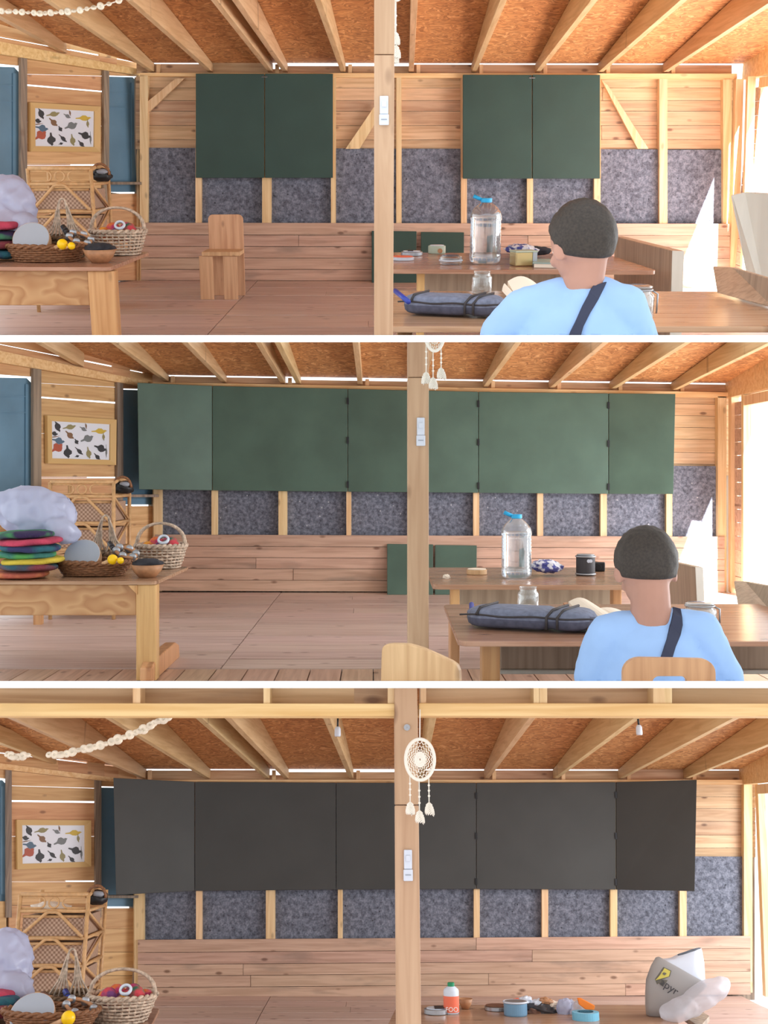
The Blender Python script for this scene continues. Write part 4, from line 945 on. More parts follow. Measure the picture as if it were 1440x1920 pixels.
def garland(r, pts, y, n, label):
    CUR[0] = r; p0 = P(r, *pts[0], y=y); t = thing('shell_garland', label, 'garland', p0)
    path = [P(r, *p, y=y)-p0 for p in pts]
    obj('string', MB().tube(path, .004, 5), M['cotton'], t, True)
    for k in range(n):
        u = k/(n-1)*(len(path)-1); i = min(int(u), len(path)-2); p = lerp(path[i], path[i+1], u-i); s = .015+.008*((k*7) % 5)/4
        mb = MB(); mb.lathe([(.002, -s*.55), (s*.8, -s*.4), (s, 0), (s*.75, s*.35), (s*.35, s*.45), (s*.2, s*.1), (.002, .0)], 12, p, M=Matrix.Rotation(1.2+.7*math.sin(k*2.3), 3, 'X') @ Matrix.Rotation(k*1.1, 3, 'Z'), cap=False)
        obj('shell', mb, M['shell'], t, True)

# ---------------------------------------------------------------- people
def boy(r, y, head, hr, yaw, pitch, neck, shL, shR, elL, elR, haL, haR, hips, half, label, strap):
    """points are (px, py, dy) at depth y+dy; hr = head half width in metres"""
    CUR[0] = r
    q = lambda p: P(r, p[0], p[1], y=y+(p[2] if len(p) > 2 else 0))
    H = q(head); Nk = q(neck); A, B = q(shL), q(shR); Hp = q(hips)
    t = thing('person', label, 'person', (Hp.x, y, 0)); o = Vector((Hp.x, y, 0))
    Rh = Matrix.Rotation(yaw, 3, 'Z') @ Matrix.Rotation(-pitch, 3, 'X')
    h = lambda x, yy, z: H-o+Rh @ Vector((x*hr, yy*hr, z*hr))       # head frame: +y is the face
    body = MB()
    body.ball(h(0, 0, .12), (hr, hr*1.18, hr*1.16), 28, 18, M=Rh)
    body.ball(h(0, .35, -.62), (hr*.74, hr*.80, hr*.78), 20, 14, M=Rh)
    body.capsule(h(0, 1.06, -.2), h(0, 1.28, -.45), hr*.10, hr*.17)
    for s in (-1, 1):
        body.ball(h(s*1.0, .12, -.28), (hr*.12, hr*.26, hr*.34), 12, 10, M=Rh @ Matrix.Rotation(s*-.35, 3, 'Z'))
        body.ball(h(s*.42, 1.0, -.42), hr*.24, 10, 8)
    body.capsule(h(0, -.2, -.55), Nk-o+Vector((0, .0, -.03)), hr*.62, hr*.74)
    body.capsule(Nk-o+Vector((0, .01, -.02)), Hp-o+Vector((0, .01, .05)), .062, .085)
    body.capsule(A-o, B-o, .042, .042)
    hands = []
    for (s_, e_, w_) in ((A, elL, haL), (B, elR, haR)):
        e = q(e_)-o; w = q(w_)-o
        body.capsule(s_-o, e, .046, .038); body.capsule(e, w, .037, .026)
        d = (w-e).normalized(); sd = d.cross(Vector((0, 0, 1))).normalized()
        body.ball(w+d*.045, (.036, .036, .02), 14, 10)
        for k in range(4):
            f0 = w+d*.06+sd*(k-1.5)*.019; ln = (.052, .062, .058, .045)[k]
            f1 = f0+d*ln*.6; f2 = f1+d*ln*.45+Vector((0, 0, -.02))
            body.capsule(f0, f1, .0095, .009, 8); body.capsule(f1, f2, .009, .008, 8)
        th0 = w+d*.02+sd*.03*(1 if s_ is A else -1)
        body.capsule(th0, th0+d*.035+sd*.02*(1 if s_ is A else -1), .011, .009, 8)
    me = merged(body, .0062, 5); me.name = 'body'; me.materials.clear(); me.materials.append(M['skin'])
    obj('body', me, M['skin'], t)
    # face details and hair
    for s in (-1, 1):
        e = obj('eye', MB().ball(h(s*.38, .98, -.08), hr*.13, 12, 8), M['white'], t, True)
        obj('iris', MB().ball(h(s*.38, 1.085, -.08), hr*.06, 10, 6), M['hair'], e, True)
    lp = MB(); lp.tube([h(x, 1.10-.25*x*x, -.82) for x in (-.26, -.13, 0, .13, .26)], hr*.06, 6); obj('lips', lp, M['label_o'], t, True)
    hm = MB(); nu, nv = 56, 36; vs = []; keep = {}
    for i in range(nv+1):
        th = math.pi*i/nv
        for j in range(nu):
            a = 2*math.pi*j/nu; d = Vector((math.sin(th)*math.cos(a), math.sin(th)*math.sin(a), math.cos(th)))
            front = d.y; lim = -.50-.42*max(0, -front) if front < .05 else lerp(-.42, .42, min(1, (front-.05)/.6))
            k = 1.075+.035*noise.noise(d*7)+.018*noise.noise(d*22)
            z = max(d.z, lim)
            edge = max(0, min(1, (d.z-lim)/.12)); k = lerp(.93, k, edge)
            sq = 1-.10*max(0, -d.z)*(1 if front < .05 else 0)
            vs.append(h(d.x*1.02*k*sq, d.y*1.20*k*sq, z*1.22*k+.10))
    fs = [(i*nu+j, (i+1)*nu+j, (i+1)*nu+(j+1) % nu, i*nu+(j+1) % nu) for i in range(nv) for j in range(nu)]
    hm.add(vs, fs); obj('hair', hm, M['hair'], t, True)
    # T-shirt: a shell of its own over torso and upper arms
    s = MB()
    s.capsule(Nk-o+Vector((0, 0, -.085)), Hp-o+Vector((0, 0, .06)), .086, half*.6)
    s.capsule(A-o, B-o, .064, .064)
    mid = (A+B)/2-o
    for k in range(7):
        u = k/6; c_ = lerp(mid+Vector((0, 0, -.05)), Hp-o, u); s.ball(c_, (lerp((B-A).length*.5, half, min(1, u*1.6)), .115, .10), 24, 14)
    for (s_, e_) in ((A, elL), (B, elR)):
        e = q(e_)-o; m_ = lerp(s_-o, e, .78); s.capsule(s_-o, m_, .066, .073)
        s.capsule(lerp(s_-o, Nk-o, .1), lerp(Nk-o, s_-o, .30)+Vector((0, 0, -.024)), .060, .055)
    me = merged(s, .0085, 5)
    for v in me.vertices:
        c_ = v.co; v.co = c_+v.normal*(.005*noise.noise(Vector((c_.x*11+c_.z*7, c_.y*9, c_.z*6-c_.x*9)))+.003*noise.noise(c_*30))
    me.materials.clear(); me.materials.append(M['tee']); me.name = 'shirt'
    obj('t_shirt', me, M['tee'], t)
    # shoulder strap laid on the cloth
    bm = bmesh.new(); bm.from_mesh(me); bv = BVHTree.FromBMesh(bm); bm.free()
    e0 = Vector((0, 0, ROOMS[r]['eye']))-o; L_, R_ = [], []
    for (xa, ya, xb, yb) in strap:
        pr = []
        for (x, y_) in ((xa, ya), (xb, yb)):
            d = ray(r, x, y_).normalized(); hit = bv.ray_cast(e0, d)
            pr.append((hit[0]-d*.006+hit[1]*.003) if hit[0] is not None else (pr[-1] if pr else (L_[-1] if L_ else e0+d*3.4)))
        L_.append(pr[0]); R_.append(pr[1])
    n = len(L_); mb = MB(); back = Vector((0, .012, 0))
    vs = L_+R_+[p+back for p in L_]+[p+back for p in R_]; fs = []
    for i in range(n-1):
        fs += [(i, i+1, n+i+1, n+i), (2*n+i, 3*n+i, 3*n+i+1, 2*n+i+1), (i, 2*n+i, 2*n+i+1, i+1), (n+i, n+i+1, 3*n+i+1, 3*n+i)]
    fs += [(0, n, 3*n, 2*n), (n-1, 3*n-1, 4*n-1, 2*n-1)]
    obj('bag_strap', mb.add(vs, fs), M['strap'], t)

boy(1, 3.55, (1093, 452), .092, .55, .32, (1092, 515), (978, 580, .02), (1172, 571, .0), (932, 640, .10), (1212, 690, .1), (975, 640, .5), (1150, 700, .45), (1088, 690), .215,
    'boy in a pale blue T-shirt leaning left over a book in the upper room', [(1112, 536, 1137, 530), (1106, 548, 1132, 541), (1094, 572, 1121, 562), (1082, 598, 1106, 588), (1070, 622, 1094, 612), (1062, 645, 1086, 640)])
boy(2, 3.45, (1212, 1060), .088, .12, .42, (1220, 1148), (1140, 1190, .02), (1312, 1183, .0), (1112, 1292, .06), (1362, 1300, .06), (1160, 1290, .5), (1300, 1300, .5), (1232, 1330), .195,
    'boy in a pale blue T-shirt sitting upright on a beech chair in the middle room', [(1263, 1140, 1276, 1143), (1262, 1152, 1279, 1158), (1258, 1170, 1280, 1172), (1253, 1190, 1275, 1192), (1246, 1212, 1266, 1213), (1240, 1232, 1260, 1233), (1236, 1262, 1256, 1262)])

# ---------------------------------------------------------------- upper room
r = 1; CUR[0] = 1; RM = 'in the upper room'
leg = lambda *a: a
t, o = table(1, 'pine table with plywood apron carrying baskets at the left of the upper room', (-160, 500), (207, 501), (281, 472), (-160, 472), .6, .026, M['table'], legs=((162,213,7.36,.10,0,.572,'leg','tablez'), (-150,-110,7.36,.10,0,.572,'leg','tablez'), (-150,163,7.40,.03,.345,.572,'apron','ply')))
yy = P(1, 207, 501, z=.6).y
rattan_shelf(1, 54, 172, 9.75, .62, [316, 345, 396], 'three-drawer rattan shelf before the shuttered windows in the upper room')
shoulder_bag(1, P(1, 192, 344, y=9.95)+Vector((0, 0, .01)), .17, 'black crumpled handbag on top of the rattan shelf in the upper room')
tray_basket(1, 88, 480, 7.42, .50, .088, 'low brown willow tray holding a drum in the upper room')
twig_basket(1, 122, 450, 7.72, .27, .12, .26, 'dark twig basket with a tall pinched handle in the upper room')
drum(1, 58, 447, 7.36, .118, 'round grey frame drum tilted in the tray basket in the upper room')
maraca(1, 117, 458, 7.24, .034, 'larger yellow maraca in the tray basket in the upper room')
maraca(1, 134, 461, 7.22, .024, 'smaller yellow maraca in the tray basket in the upper room', (-.10, .05, -.03))
tambourine(1, 150, 447, 7.42, .07, 'jingle ring leaning in the tray basket in the upper room')
rod(1, (118, 425, 7.5), (133, 446, 7.4), .018, 'dark banded stick upright in the twig basket in the upper room', ('darkline', 'zip'))
white_basket(1, 224, 478, 7.95, .375, .15, .16, 'pale willow basket with a hoop handle at the table corner in the upper room')
bowl(1, 188, 494, 7.30, .215, .085, 'turned wooden bowl at the table front edge in the upper room', 'dark crumpled cloth heaped in the wooden bowl in the upper room')
blob(1, 'plastic_bag', 'large white plastic bag slumped on felt pads at the left edge of the upper room', 'bag', [(14, 384, 7.7, .18, .18, .185, .07, 1, 0), (45, 420, 7.55, .08, .10, .07, .06, 2, .4), (5, 420, 7.6, .17, .16, .10, .05, 4, 0)], M['bagfilm'], fuse=.016, crease=.02)
for i, (py, k, nm) in enumerate(((423, 1, 'crimson topmost'), (440.5, 0, 'green and purple second'), (458, 5, 'maroon third'), (475.5, 2, 'teal and navy bottom'))):
    felt_pad(1, -8, py, 7.5, .20, .062, k, '%s felt pad piled under the upper room bag' % nm)
# chair by the far wall
y = P(1, 412, 562, z=0).y; s = sc(y); a = P(1, 376, 562, y=y)
t = thing('child_chair', 'small plank chair of knotty pine before the far wall in the upper room', 'chair', (a.x, y, 0))
w_ = 66*s; bx = 10*s; zs = P(1, 400, 472, y=y).z; zt = P(1, 400, 405, y=y+.0).z
pts = [(bx, .34, 0), (bx+w_, .34, 0), (bx+w_, .34, zt-.05)]+[(bx+w_-.05+.05*math.cos(k*math.pi/10), .34, zt-.05+.05*math.sin(k*math.pi/10)) for k in range(1, 6)]+[(bx+.05-.05*math.sin(k*math.pi/10), .34, zt-.05+.05*math.cos(k*math.pi/10)) for k in range(1, 6)]
obj('backrest', MB().prism(pts, (0, .03, 0)), M['chairwood'], t, bevel=.004)
obj('seat', MB().box((bx+w_/2-.01, .17, zs-.02), (w_+.02, .37, .04)), M['chairwood'], t, bevel=.006)
for x0, x1 in ((0, 25*s), (44*s, 70*s)): obj('leg', MB().box(((x0+x1)/2, .02, (zs-.04)/2), (x1-x0, .03, zs-.04)), M['chairwood'], t, bevel=.004)
# green boards leaning on the far wall
for r_, lst in ((1, ((697, 433, 781, 531, 'taller dark green board leaning behind the post in the upper room'), (789.5, 435, 870, 531, 'wider dark green board leaning right of the post in the upper room'))),
                (2, ((726, 1020, 812, 1115, 'taller dark green board leaning behind the post in the middle room'), (816, 1022, 894, 1116, 'wider dark green board leaning right of the post in the middle room')))):
    CUR[0] = r_; yb = CFG[r_]['yf']-.05
    for x0, y0, x1, y1, lb in lst:
        a, b, c_, d = P(r_, x0, y0, y=yb), P(r_, x1, y0+1, y=yb), P(r_, x1, y1, z=.0), P(r_, x0, y1, z=.0)
        c_ = Vector((c_.x, yb-.18, 0)); d = Vector((d.x, yb-.18, 0))
        tag(obj('loose_board', MB().slab([a, b, c_, d], (0, .025, 0)), M['board1'] if r_ == 1 else M['board2'], bevel=.003), lb, 'board')
CUR[0] = 1
table(1, 'far varnished pine table with the water bottle in the upper room', (727, 505), (1232, 507), (1138, 476), (722, 473), .6, .028, M['table'], legs=((782,797,7.26,.06,0,.57,'leg','tablez'), (1100,1112,7.26,.06,0,.57,'leg','tablez'), (797,1100,7.6,.03,.30,.57,'apron','panel')))
table(1, 'near varnished pine table where the boy reads in the upper room', (722, 612), (1560, 612), (1560, 547), (722, 545), .6, .026, M['table'], legs=((745,775,4.7,.1,0,.57,'leg','tablez'), (1480,1510,4.7,.1,0,.57,'leg','tablez')))
bottle(1, 909, 496, 370, 7.15, .6, 58, 'large ribbed water bottle with a blue cap in the upper room')
jar(1, 903, 553, 508, 5.45, .6, 38, 'open glass jar standing behind the pencil case in the upper room')
jar(1, 1192, 600, 538, 4.75, .6, 64, 'clip-top glass jar beside the boy in the upper room', True)
t, k, h = disc(1, 'tape_roll', 'flat tin with a dark label left on the far table, upper room', 'tin', 772, 480, 7.35, 40, 7, ('steel', 'milk'))
obj('dark_label', MB().box((-.01, 0, h+.007), (k*.5, k*1.2, .003)), M['ink'], t)
disc(1, 'tin_lid', 'flat orange topped lid at the far table left end, upper room', 'lid', 755, 489, 7.12, 42, 6, ('plastic', 'label_o'), inner=.9)
t, k, h = disc(1, 'small_tin', 'small mint green round tin on the far table in the upper room', 'tin', 819, 476, 7.55, 32, 14, ('mint', 'milk'))
obj('round_mark', MB().lathe([(.001, 0), (.018, 0), (.018, .004), (.001, .004)], 16, (.02, -k-.001, h*.4), M=Matrix.Rotation(math.pi/2, 3, 'X'), cap=False), M['bowl'], t)
CUR[0] = 1
t, k, h = disc(1, 'glass_dish', 'shallow stacked glass dish left of the bottle in the upper room', 'dish', 845, 497, 7.15, 42, 15, ('glass', 'glass'), inner=.85)
obj('ridge', MB().tube([(k*1.01*math.cos(a), k*1.01*math.sin(a), h*.5) for a in [2*math.pi*i/24 for i in range(24)]], .005, 5, closed=True), M['milk'], t, True)
blob(1, 'snack_packet', 'crumpled printed foil packet on the far table in the upper room', 'packet', [(978, 468, 7.55, .105, .08, .035, .3, 5, .05)], M['foil'])
t = thing('gold_tin', 'square gold tin with a green label right of the bottle in the upper room', 'tin', (P(1, 988, 500, z=.6).x, onz(1, 988, 500)+.02, .601), .25)
obj('tin_body', MB().box((0, .06, .045), (.15, .12, .09)), M['gold'], t, bevel=.008); obj('tin_lid', MB().box((0, .06, .093), (.155, .125, .012)), M['mint'], t, bevel=.004); obj('tin_band', MB().box((.055, -.003, .045), (.03, .006, .086)), M['steel'], t)
t = thing('notebook', 'teal covered notebook lying by the gold tin in the upper room', 'book', P(1, 1030, 499, z=.6), -.2)
obj('cover', MB().box((0, 0, .03), (.20, .30, .008)), M['teal'], t, bevel=.002); obj('pages', MB().box((.004, 0, .014), (.19, .29, .024)), M['paper'], t)
blob(1, 'dark_pouch', 'small dark pouch behind the gold tin in the upper room', 'pouch', [(1008, 470, 7.7, .09, .05, .03, .2, 8, 0)], M['darkcloth'])
pouch(1, (746, 592), (938, 600), .20, .085, 'long grey denim pencil case with straps on the near table in the upper room')
pen(1, (738, 543, 4.95), (766, 566, 4.72), 'blue pen poking out of the pencil case in the upper room')
t = thing('open_book', 'open book with cream pages before the boy in the upper room', 'book', P(1, 975, 560, z=.6))
t.location = (0, 0, 0)
pagesheet(1, 'right_pages', [(952, 527, 4.6), (1000, 527, 4.6), (1030, 552, 4.3), (968, 558, 4.3)], .02, t)
pagesheet(1, 'left_pages', [(942, 540, 4.6), (950, 541, 4.6), (968, 562, 4.3), (962, 562, 4.3)], .012, t)
# seats and panels at the right
t = thing('bench', 'tall grey-beige bench end panel right of the far table in the upper room', 'bench'); t.location = (0, 0, 0)
a, b = P(1, 1152, 443, y=8.7), P(1, 1260, 470, y=7.35)
obj('panel', MB().slab([a, b, Vector((b.x+.03, b.y, 0)), Vector((a.x+.03, a.y, 0))], (.075, .01, 0)), M['panel'], t, bevel=.006)
obj('end_strip', MB().slab([b+Vector((.0, -.012, .0)), b+Vector((.075, -.012, -.002)), Vector((b.x+.105, b.y-.012, 0)), Vector((b.x+.03, b.y-.012, 0))], (0, .01, 0)), M['palepanel'], t)
tag(pxprism(1, [(1336,500,6.2),(1376,502,6.0),(1450,524,5.2),(1450,578,5.15),(1344,549,5.75)], (.02, .035, 0), M['panel'], 'seat_back', bevel=.006), 'low grey-beige chair back right of the near table in the upper room', 'chair')
tag(pxprism(1, [(1370,366,7.0),(1398,360,7.0),(1450,363,6.8),(1450,620,6.8),(1421,620,7.0)], (.02, .05, 0), M['palepanel'], 'seat_back', bevel=.01), 'high pale chair back at the right edge of the upper room', 'chair')
garland(1, [(-10, 20), (36, 22), (75, 25), (110, 23), (150, 19), (195, 10), (260, -10)], 7.2, 22, 'string of pale shells under the roof at the left of the upper room')
dreamcatcher(1, 744, -40, 4.55, 14, 34, -110, ((739, 95, .3), (742, 85, .5), (741, 60, .2)), 'white dreamcatcher feathers hanging beside the post top in the upper room')

# ---------------------------------------------------------------- middle room
CUR[0] = 2
table(2, 'pine table with plywood apron carrying felt pads at the left of the middle room', (-160, 1089), (293, 1090), (355, 1062), (-160, 1062), .6, .022, M['table'], legs=((255,293,6.74,.10,0,.577,'leg','tablez'), (-140,-100,6.74,.1,0,.577,'leg','tablez'), (-140,256,6.78,.03,.388,.575,'apron','ply')))
CUR[0] = 2
tt = [o_ for o_ in COL.objects if o_.name.startswith('table') and o_.get('label', '').startswith('pine table with plywood apron carrying felt')][0]
loc = Vector(tt.location); X0 = P(2, 266, 1270, y=6.72).x
obj('foot_runner', MB().prism([Vector(p)-loc for p in ((X0, 6.66, 0), (X0, 6.66, .09), (X0, 6.78, .125), (X0, 7.45, .125), (X0, 7.58, .09), (X0, 7.6, 0))], (.075, 0, 0)), M['tablez'], tt, bevel=.008)
obj('corner_bracket', MB().prism([Vector(p)-loc for p in ((P(2, 240, 1100, y=6.73).x, 6.73, .575), (P(2, 257, 1100, y=6.73).x, 6.73, .575), (P(2, 257, 1115, y=6.73).x, 6.73, .52))], (0, .04, 0)), M['tablez'], tt)
CUR[0] = 2
ya = onz(2, 69, 1172, 0); xa = P(2, 62, 1172, y=ya).x; t = thing('bench', 'low yellow pine bench glimpsed under the table apron in the middle room', 'bench', (xa, ya, 0))
for x in (0, -.55): obj('leg', MB().box((x+.03, .05, .16), (.062, .08, .32)), M['tablez'], t)
obj('seat', MB().box((-.26, .06, .335), (.7, .2, .03)), M['tablez'], t)
rattan_shelf(2, 94, 213, 9.6, .62, [904, 931, 981], 'three-drawer rattan shelf before the shuttered windows in the middle room')
shoulder_bag(2, P(2, 232, 929, y=9.8)+Vector((0, 0, .01)), .17, 'black crumpled handbag on top of the rattan shelf in the middle room')
for i, (px, rad, k, nm) in enumerate(((44, .185, 0, 'green and purple topmost'), (58, .21, 1, 'crimson second'), (56, .215, 2, 'teal and navy third'), (46, .20, 3, 'green fourth'), (62, .20, 4, 'yellow fifth'), (54, .21, 5, 'maroon and teal sixth'), (36, .19, 6, 'orange bottom'))):
    felt_pad(2, px, 1002+12.2*i, 6.95, rad, .048, k, '%s felt pad stacked under the middle room bag' % nm)
blob(2, 'plastic_bag', 'large white plastic bag on the felt pad stack in the middle room', 'bag', [(68, 962, 7.2, .25, .20, .16, .05, 11, .22), (116, 992, 7.1, .11, .12, .07, .06, 12, .55), (25, 948, 7.2, .12, .14, .10, .08, 14, 0)], M['bagfilm'], fuse=.016, crease=.02)
tray_basket(2, 176, 1068, 7.12, .46, .072, 'low brown willow tray holding a drum in the middle room')
twig_basket(2, 198, 1050, 7.5, .26, .10, .26, 'dark twig basket with a tall pinched handle in the middle room')
drum(2, 154, 1040, 7.10, .113, 'round grey frame drum tilted in the tray basket in the middle room')
maraca(2, 211, 1049, 6.95, .032, 'larger yellow maraca in the tray basket in the middle room')
maraca(2, 226, 1051, 6.93, .021, 'smaller yellow maraca in the tray basket in the middle room', (-.10, .05, -.03))
tambourine(2, 236, 1036, 7.15, .065, 'jingle ring leaning in the tray basket in the middle room')
rod(2, (205, 1018, 7.3), (220, 1038, 7.2), .016, 'dark banded stick upright in the twig basket in the middle room', ('darkline', 'zip'))
white_basket(2, 302, 1069, 7.68, .335, .14, .155, 'pale willow basket with a hoop handle at the table corner in the middle room')
bowl(2, 276, 1084, 7.05, .21, .08, 'turned wooden bowl at the table front edge in the middle room', 'dark crumpled cloth heaped in the wooden bowl in the middle room')
table(2, 'far varnished pine table with the water bottle in the middle room', (811, 1096), (1200, 1097), (1190, 1064), (798, 1064), .6, .03, M['table'], legs=((845,862,6.6,.10,0,.57,'leg','tablez'), (1150,1166,6.6,.10,0,.57,'leg','tablez'), (862,1155,6.95,.03,.34,.57,'apron','panel')))
table(2, 'near varnished pine table where the boy reads in the middle room', (859, 1203), (1600, 1203), (1600, 1132), (831, 1133), .6, .020, M['table'], legs=((904,938,4.5,.10,0,.58,'leg','tablez'), (844,862,5.05,.12,0,.58,'leg','tablez'), (1500,1530,4.5,.1,0,.58,'leg','tablez'), (938,1560,5.0,.025,.37,.50,'shelf','panel'), (936,1560,4.98,.06,.352,.37,'shelf_edge','palepanel')))
CUR[0] = 2
bottle(2, 968.5, 1086, 963, 6.75, .6, 57, 'large ribbed water bottle with a blue cap in the middle room')
jar(2, 990, 1147, 1100, 5.2, .6, 40, 'open glass jar standing behind the pencil case in the middle room')
jar(2, 1312, 1178, 1132, 4.85, .6, 62, 'clip-top glass jar beside the boy in the middle room', True)
disc(2, 'wood_slice', 'pale round wood slice at the left of the far table in the middle room', 'disc', 894, 1078, 7.1, 38, 9, ('chairwood', 'paper'), inner=.9)
blob(2, 'paper_scrap', 'tiny crumpled paper scrap on the far table in the middle room', 'paper', [(837, 1082, 6.9, .022, .02, .016, .4, 2, 0)], M['paper'])
blob(2, 'snack_packet', 'crumpled printed foil packet right of the bottle in the middle room', 'packet', [(1025, 1062, 7.1, .10, .08, .042, .22, 5, .05)], M['foil'])
t, k, h = disc(2, 'paint_tin', 'black paint tin with steel rims on the far table in the middle room', 'tin', 1098, 1080, 7.25, 35, 38, ('black', 'steel'), inner=.93)
for z in (.01, h-.008): obj('rim', MB().tube([(k*1.01*math.cos(a), k*1.01*math.sin(a), z) for a in [2*math.pi*i/28 for i in range(28)]], .006, 6, closed=True), M['steel'], t, True)
obj('label_band', MB().lathe([(k*1.004, h*.15), (k*1.004, h*.86)], 32, cap=False), M['ink'], t)
for dx in (.12, .36): obj('label_dot', MB().lathe([(.001, 0), (.011, 0), (.011, .004), (.001, .004)], 12, (k*dx, -k*math.sqrt(1-dx*dx)-.003, h*.74), M=Matrix.Rotation(math.pi/2, 3, 'X'), cap=False), M['plastic'], t)
t = thing('camera', 'black compact camera behind the paint tin in the middle room', 'camera', (P(2, 1124, 1072, z=.6).x, onz(2, 1124, 1072)+.03, .601), -.2)
obj('camera_body', MB().box((0, 0, .03), (.085, .05, .06)), M['black'], t, bevel=.008); obj('lens', MB().lathe([(.001, 0), (.02, 0), (.018, .025), (.001, .025)], 18, (0, -.025, .03), M=Matrix.Rotation(math.pi/2, 3, 'X'), cap=False), M['darkline'], t)
pouch(2, (862, 1180), (1112, 1192), .24, .085, 'long grey denim pencil case with straps on the near table in the middle room')
pen(2, (884, 1130, 4.95), (885, 1155, 4.85), 'blue pen standing at the open end of the pencil case in the middle room')
t = thing('open_book', 'open book with cream pages before the boy in the middle room', 'book'); t.location = (0, 0, 0)
pagesheet(2, 'left_pages', [(1066, 1128, 4.9), (1110, 1130, 4.9), (1176, 1172, 4.45), (1118, 1184, 4.45)], .03, t)
pagesheet(2, 'right_pages', [(1112, 1143, 4.95), (1180, 1152, 5.0), (1190, 1166, 4.6), (1150, 1168, 4.55)], .02, t)
obj('cover', MB().slab([P(2, *p[:2], y=p[2]) for p in ((1056, 1130, 4.95), (1064, 1129, 4.95), (1116, 1185, 4.46), (1106, 1182, 4.46))], (0, .0, -.012)), M['bowl'], t)
# the boy's beech chair and the pine chair in the foreground
t = thing('school_chair', 'beech chair with a rounded grip-hole backrest behind the boy in the middle room', 'chair'); t.location = (0, 0, 0)
def arc(cx, cy, rx, ry, a0, a1, n=6): return [(cx+rx*math.cos(lerp(a0, a1, k/n)), cy-ry*math.sin(lerp(a0, a1, k/n))) for k in range(n+1)]
pi = math.pi
out_ = [(1168, 1330)]+arc(1200, 1262, 32, 29, pi, pi/2)+arc(1312, 1262, 30, 27, pi/2, 0)+[(1343, 1330)]+[(1290, 1330)]+arc(1276, 1279, 12, 11, 0, pi/2)+arc(1236, 1279, 12, 11, pi/2, pi)+[(1224, 1330)]
pxprism(2, [(x, y_, 3.08) for x, y_ in out_], (0, .02, 0), M['beech'], 'backrest', t, bevel=.003)
a = P(2, 1168, 1330, y=3.08); b = P(2, 1343, 1330, y=3.08)
obj('lower_backrest', MB().slab([a, b, b+Vector((0, 0, -.12)), a+Vector((0, 0, -.12))], (0, .02, 0)), M['beech'], t)
obj('seat', MB().box(((a.x+b.x)/2, 3.3, .36), (b.x-a.x+.1, .42, .03)), M['beech'], t)
t = thing('plank_chair', 'pine chair back with a slanted top at the bottom of the middle room', 'chair'); t.location = (0, 0, 0)
pxprism(2, [(x, y_, 3.55) for x, y_ in ((713,1300),(715,1222),(717,1213),(723,1208.5),(735,1207),(765,1208),(790,1215),(820,1228),(846,1240),(856,1247),(861,1258),(863,1300))], (.01, .03, 0), M['chairwood'], 'backrest', t, bevel=.004)
t = thing('bench', 'tall brown bench end panel behind the boy in the middle room', 'bench'); t.location = (0, 0, 0)
a, b = P(2, 1245, 1050, y=8.3), P(2, 1303, 1063, y=7.4)
obj('panel', MB().slab([a, b, Vector((b.x+.03, b.y, 0)), Vector((a.x+.03, a.y, 0))], (.05, .01, 0)), M['panel'], t, bevel=.006)
obj('end_strip', MB().slab([b+Vector((.0, -.012, .0)), b+Vector((.05, -.012, -.002)), Vector((b.x+.08, b.y-.012, 0)), Vector((b.x+.03, b.y-.012, 0))], (0, .01, 0)), M['palepanel'], t)
tag(pxprism(2, [(1375,1090,6.2),(1400,1091,6.1),(1455,1101,5.4),(1455,1158,5.2),(1383,1137,5.7)], (.02, .035, 0), M['panel'], 'seat_back', bevel=.006), 'low grey-beige chair back at the right edge of the middle room', 'chair')
dreamcatcher(2, 815, 622, 4.4, 18, 36, 560, ((799, 698, -.6), (812, 708, .5), (827, 690, .9)), 'white dreamcatcher with three feathers beside the post in the middle room')

# ---------------------------------------------------------------- lower room
CUR[0] = 3
table(3, 'pine table edge carrying baskets at the left of the lower room', (-260, 1975), (258, 1975), (300, 1890), (-260, 1888), .6, .026, M['table'], legs=((215,255,7.1,.1,0,.57,'leg','tablez'),))
table(3, 'varnished pine craft table along the bottom of the lower room', (700, 1975), (1290, 1975), (1262, 1884), (745, 1884), .6, .026, M['table'], legs=((800,830,7.1,.1,0,.57,'leg','tablez'), (1200,1230,7.1,.1,0,.57,'leg','tablez')))
CUR[0] = 3
rattan_shelf(3, 36, 164, 9.55, .62, [1677, 1708, 1759], 'three-drawer rattan shelf before the shuttered windows in the lower room')
shoulder_bag(3, P(3, 182, 1700, y=9.7)+Vector((0, 0, .01)), .17, 'black crumpled handbag on top of the rattan shelf in the lower room')
blob(3, 'cloth', 'folded beige cloth lying in the rattan shelf top in the lower room', 'cloth', [(95, 1702, 9.8, .16, .12, .045, .25, 6, 0)], M['cotton'], raw=True)
white_basket(3, 228, 1890, 6.74, .365, .12, .135, 'pale willow basket with a hoop handle at the table corner in the lower room')
tray_basket(3, 95, 1905, 6.5, .50, .08, 'low brown willow tray holding instruments in the lower room')
twig_basket(3, 128, 1890, 6.95, .33, .09, .25, 'dark twig basket with a tall pinched handle in the lower room')
drum(3, 60, 1899, 6.42, .115, 'round grey frame drum tilted in the tray basket in the lower room', tilt=.85)
maraca(3, 128, 1909, 6.3, .036, 'yellow maraca at the tray basket front in the lower room')
tambourine(3, 150, 1888, 6.5, .075, 'jingle ring leaning in the tray basket in the lower room')
rod(3, (80, 1866, 6.95), (125, 1895, 6.7), .022, 'brown banded rain stick in the tray basket in the lower room', ('brownlid', 'bowl'), 'rain_stick')
rod(3, (122, 1858, 6.95), (137, 1888, 6.8), .016, 'purple handled beater upright in the twig basket in the lower room', ('pen', 'strap'))
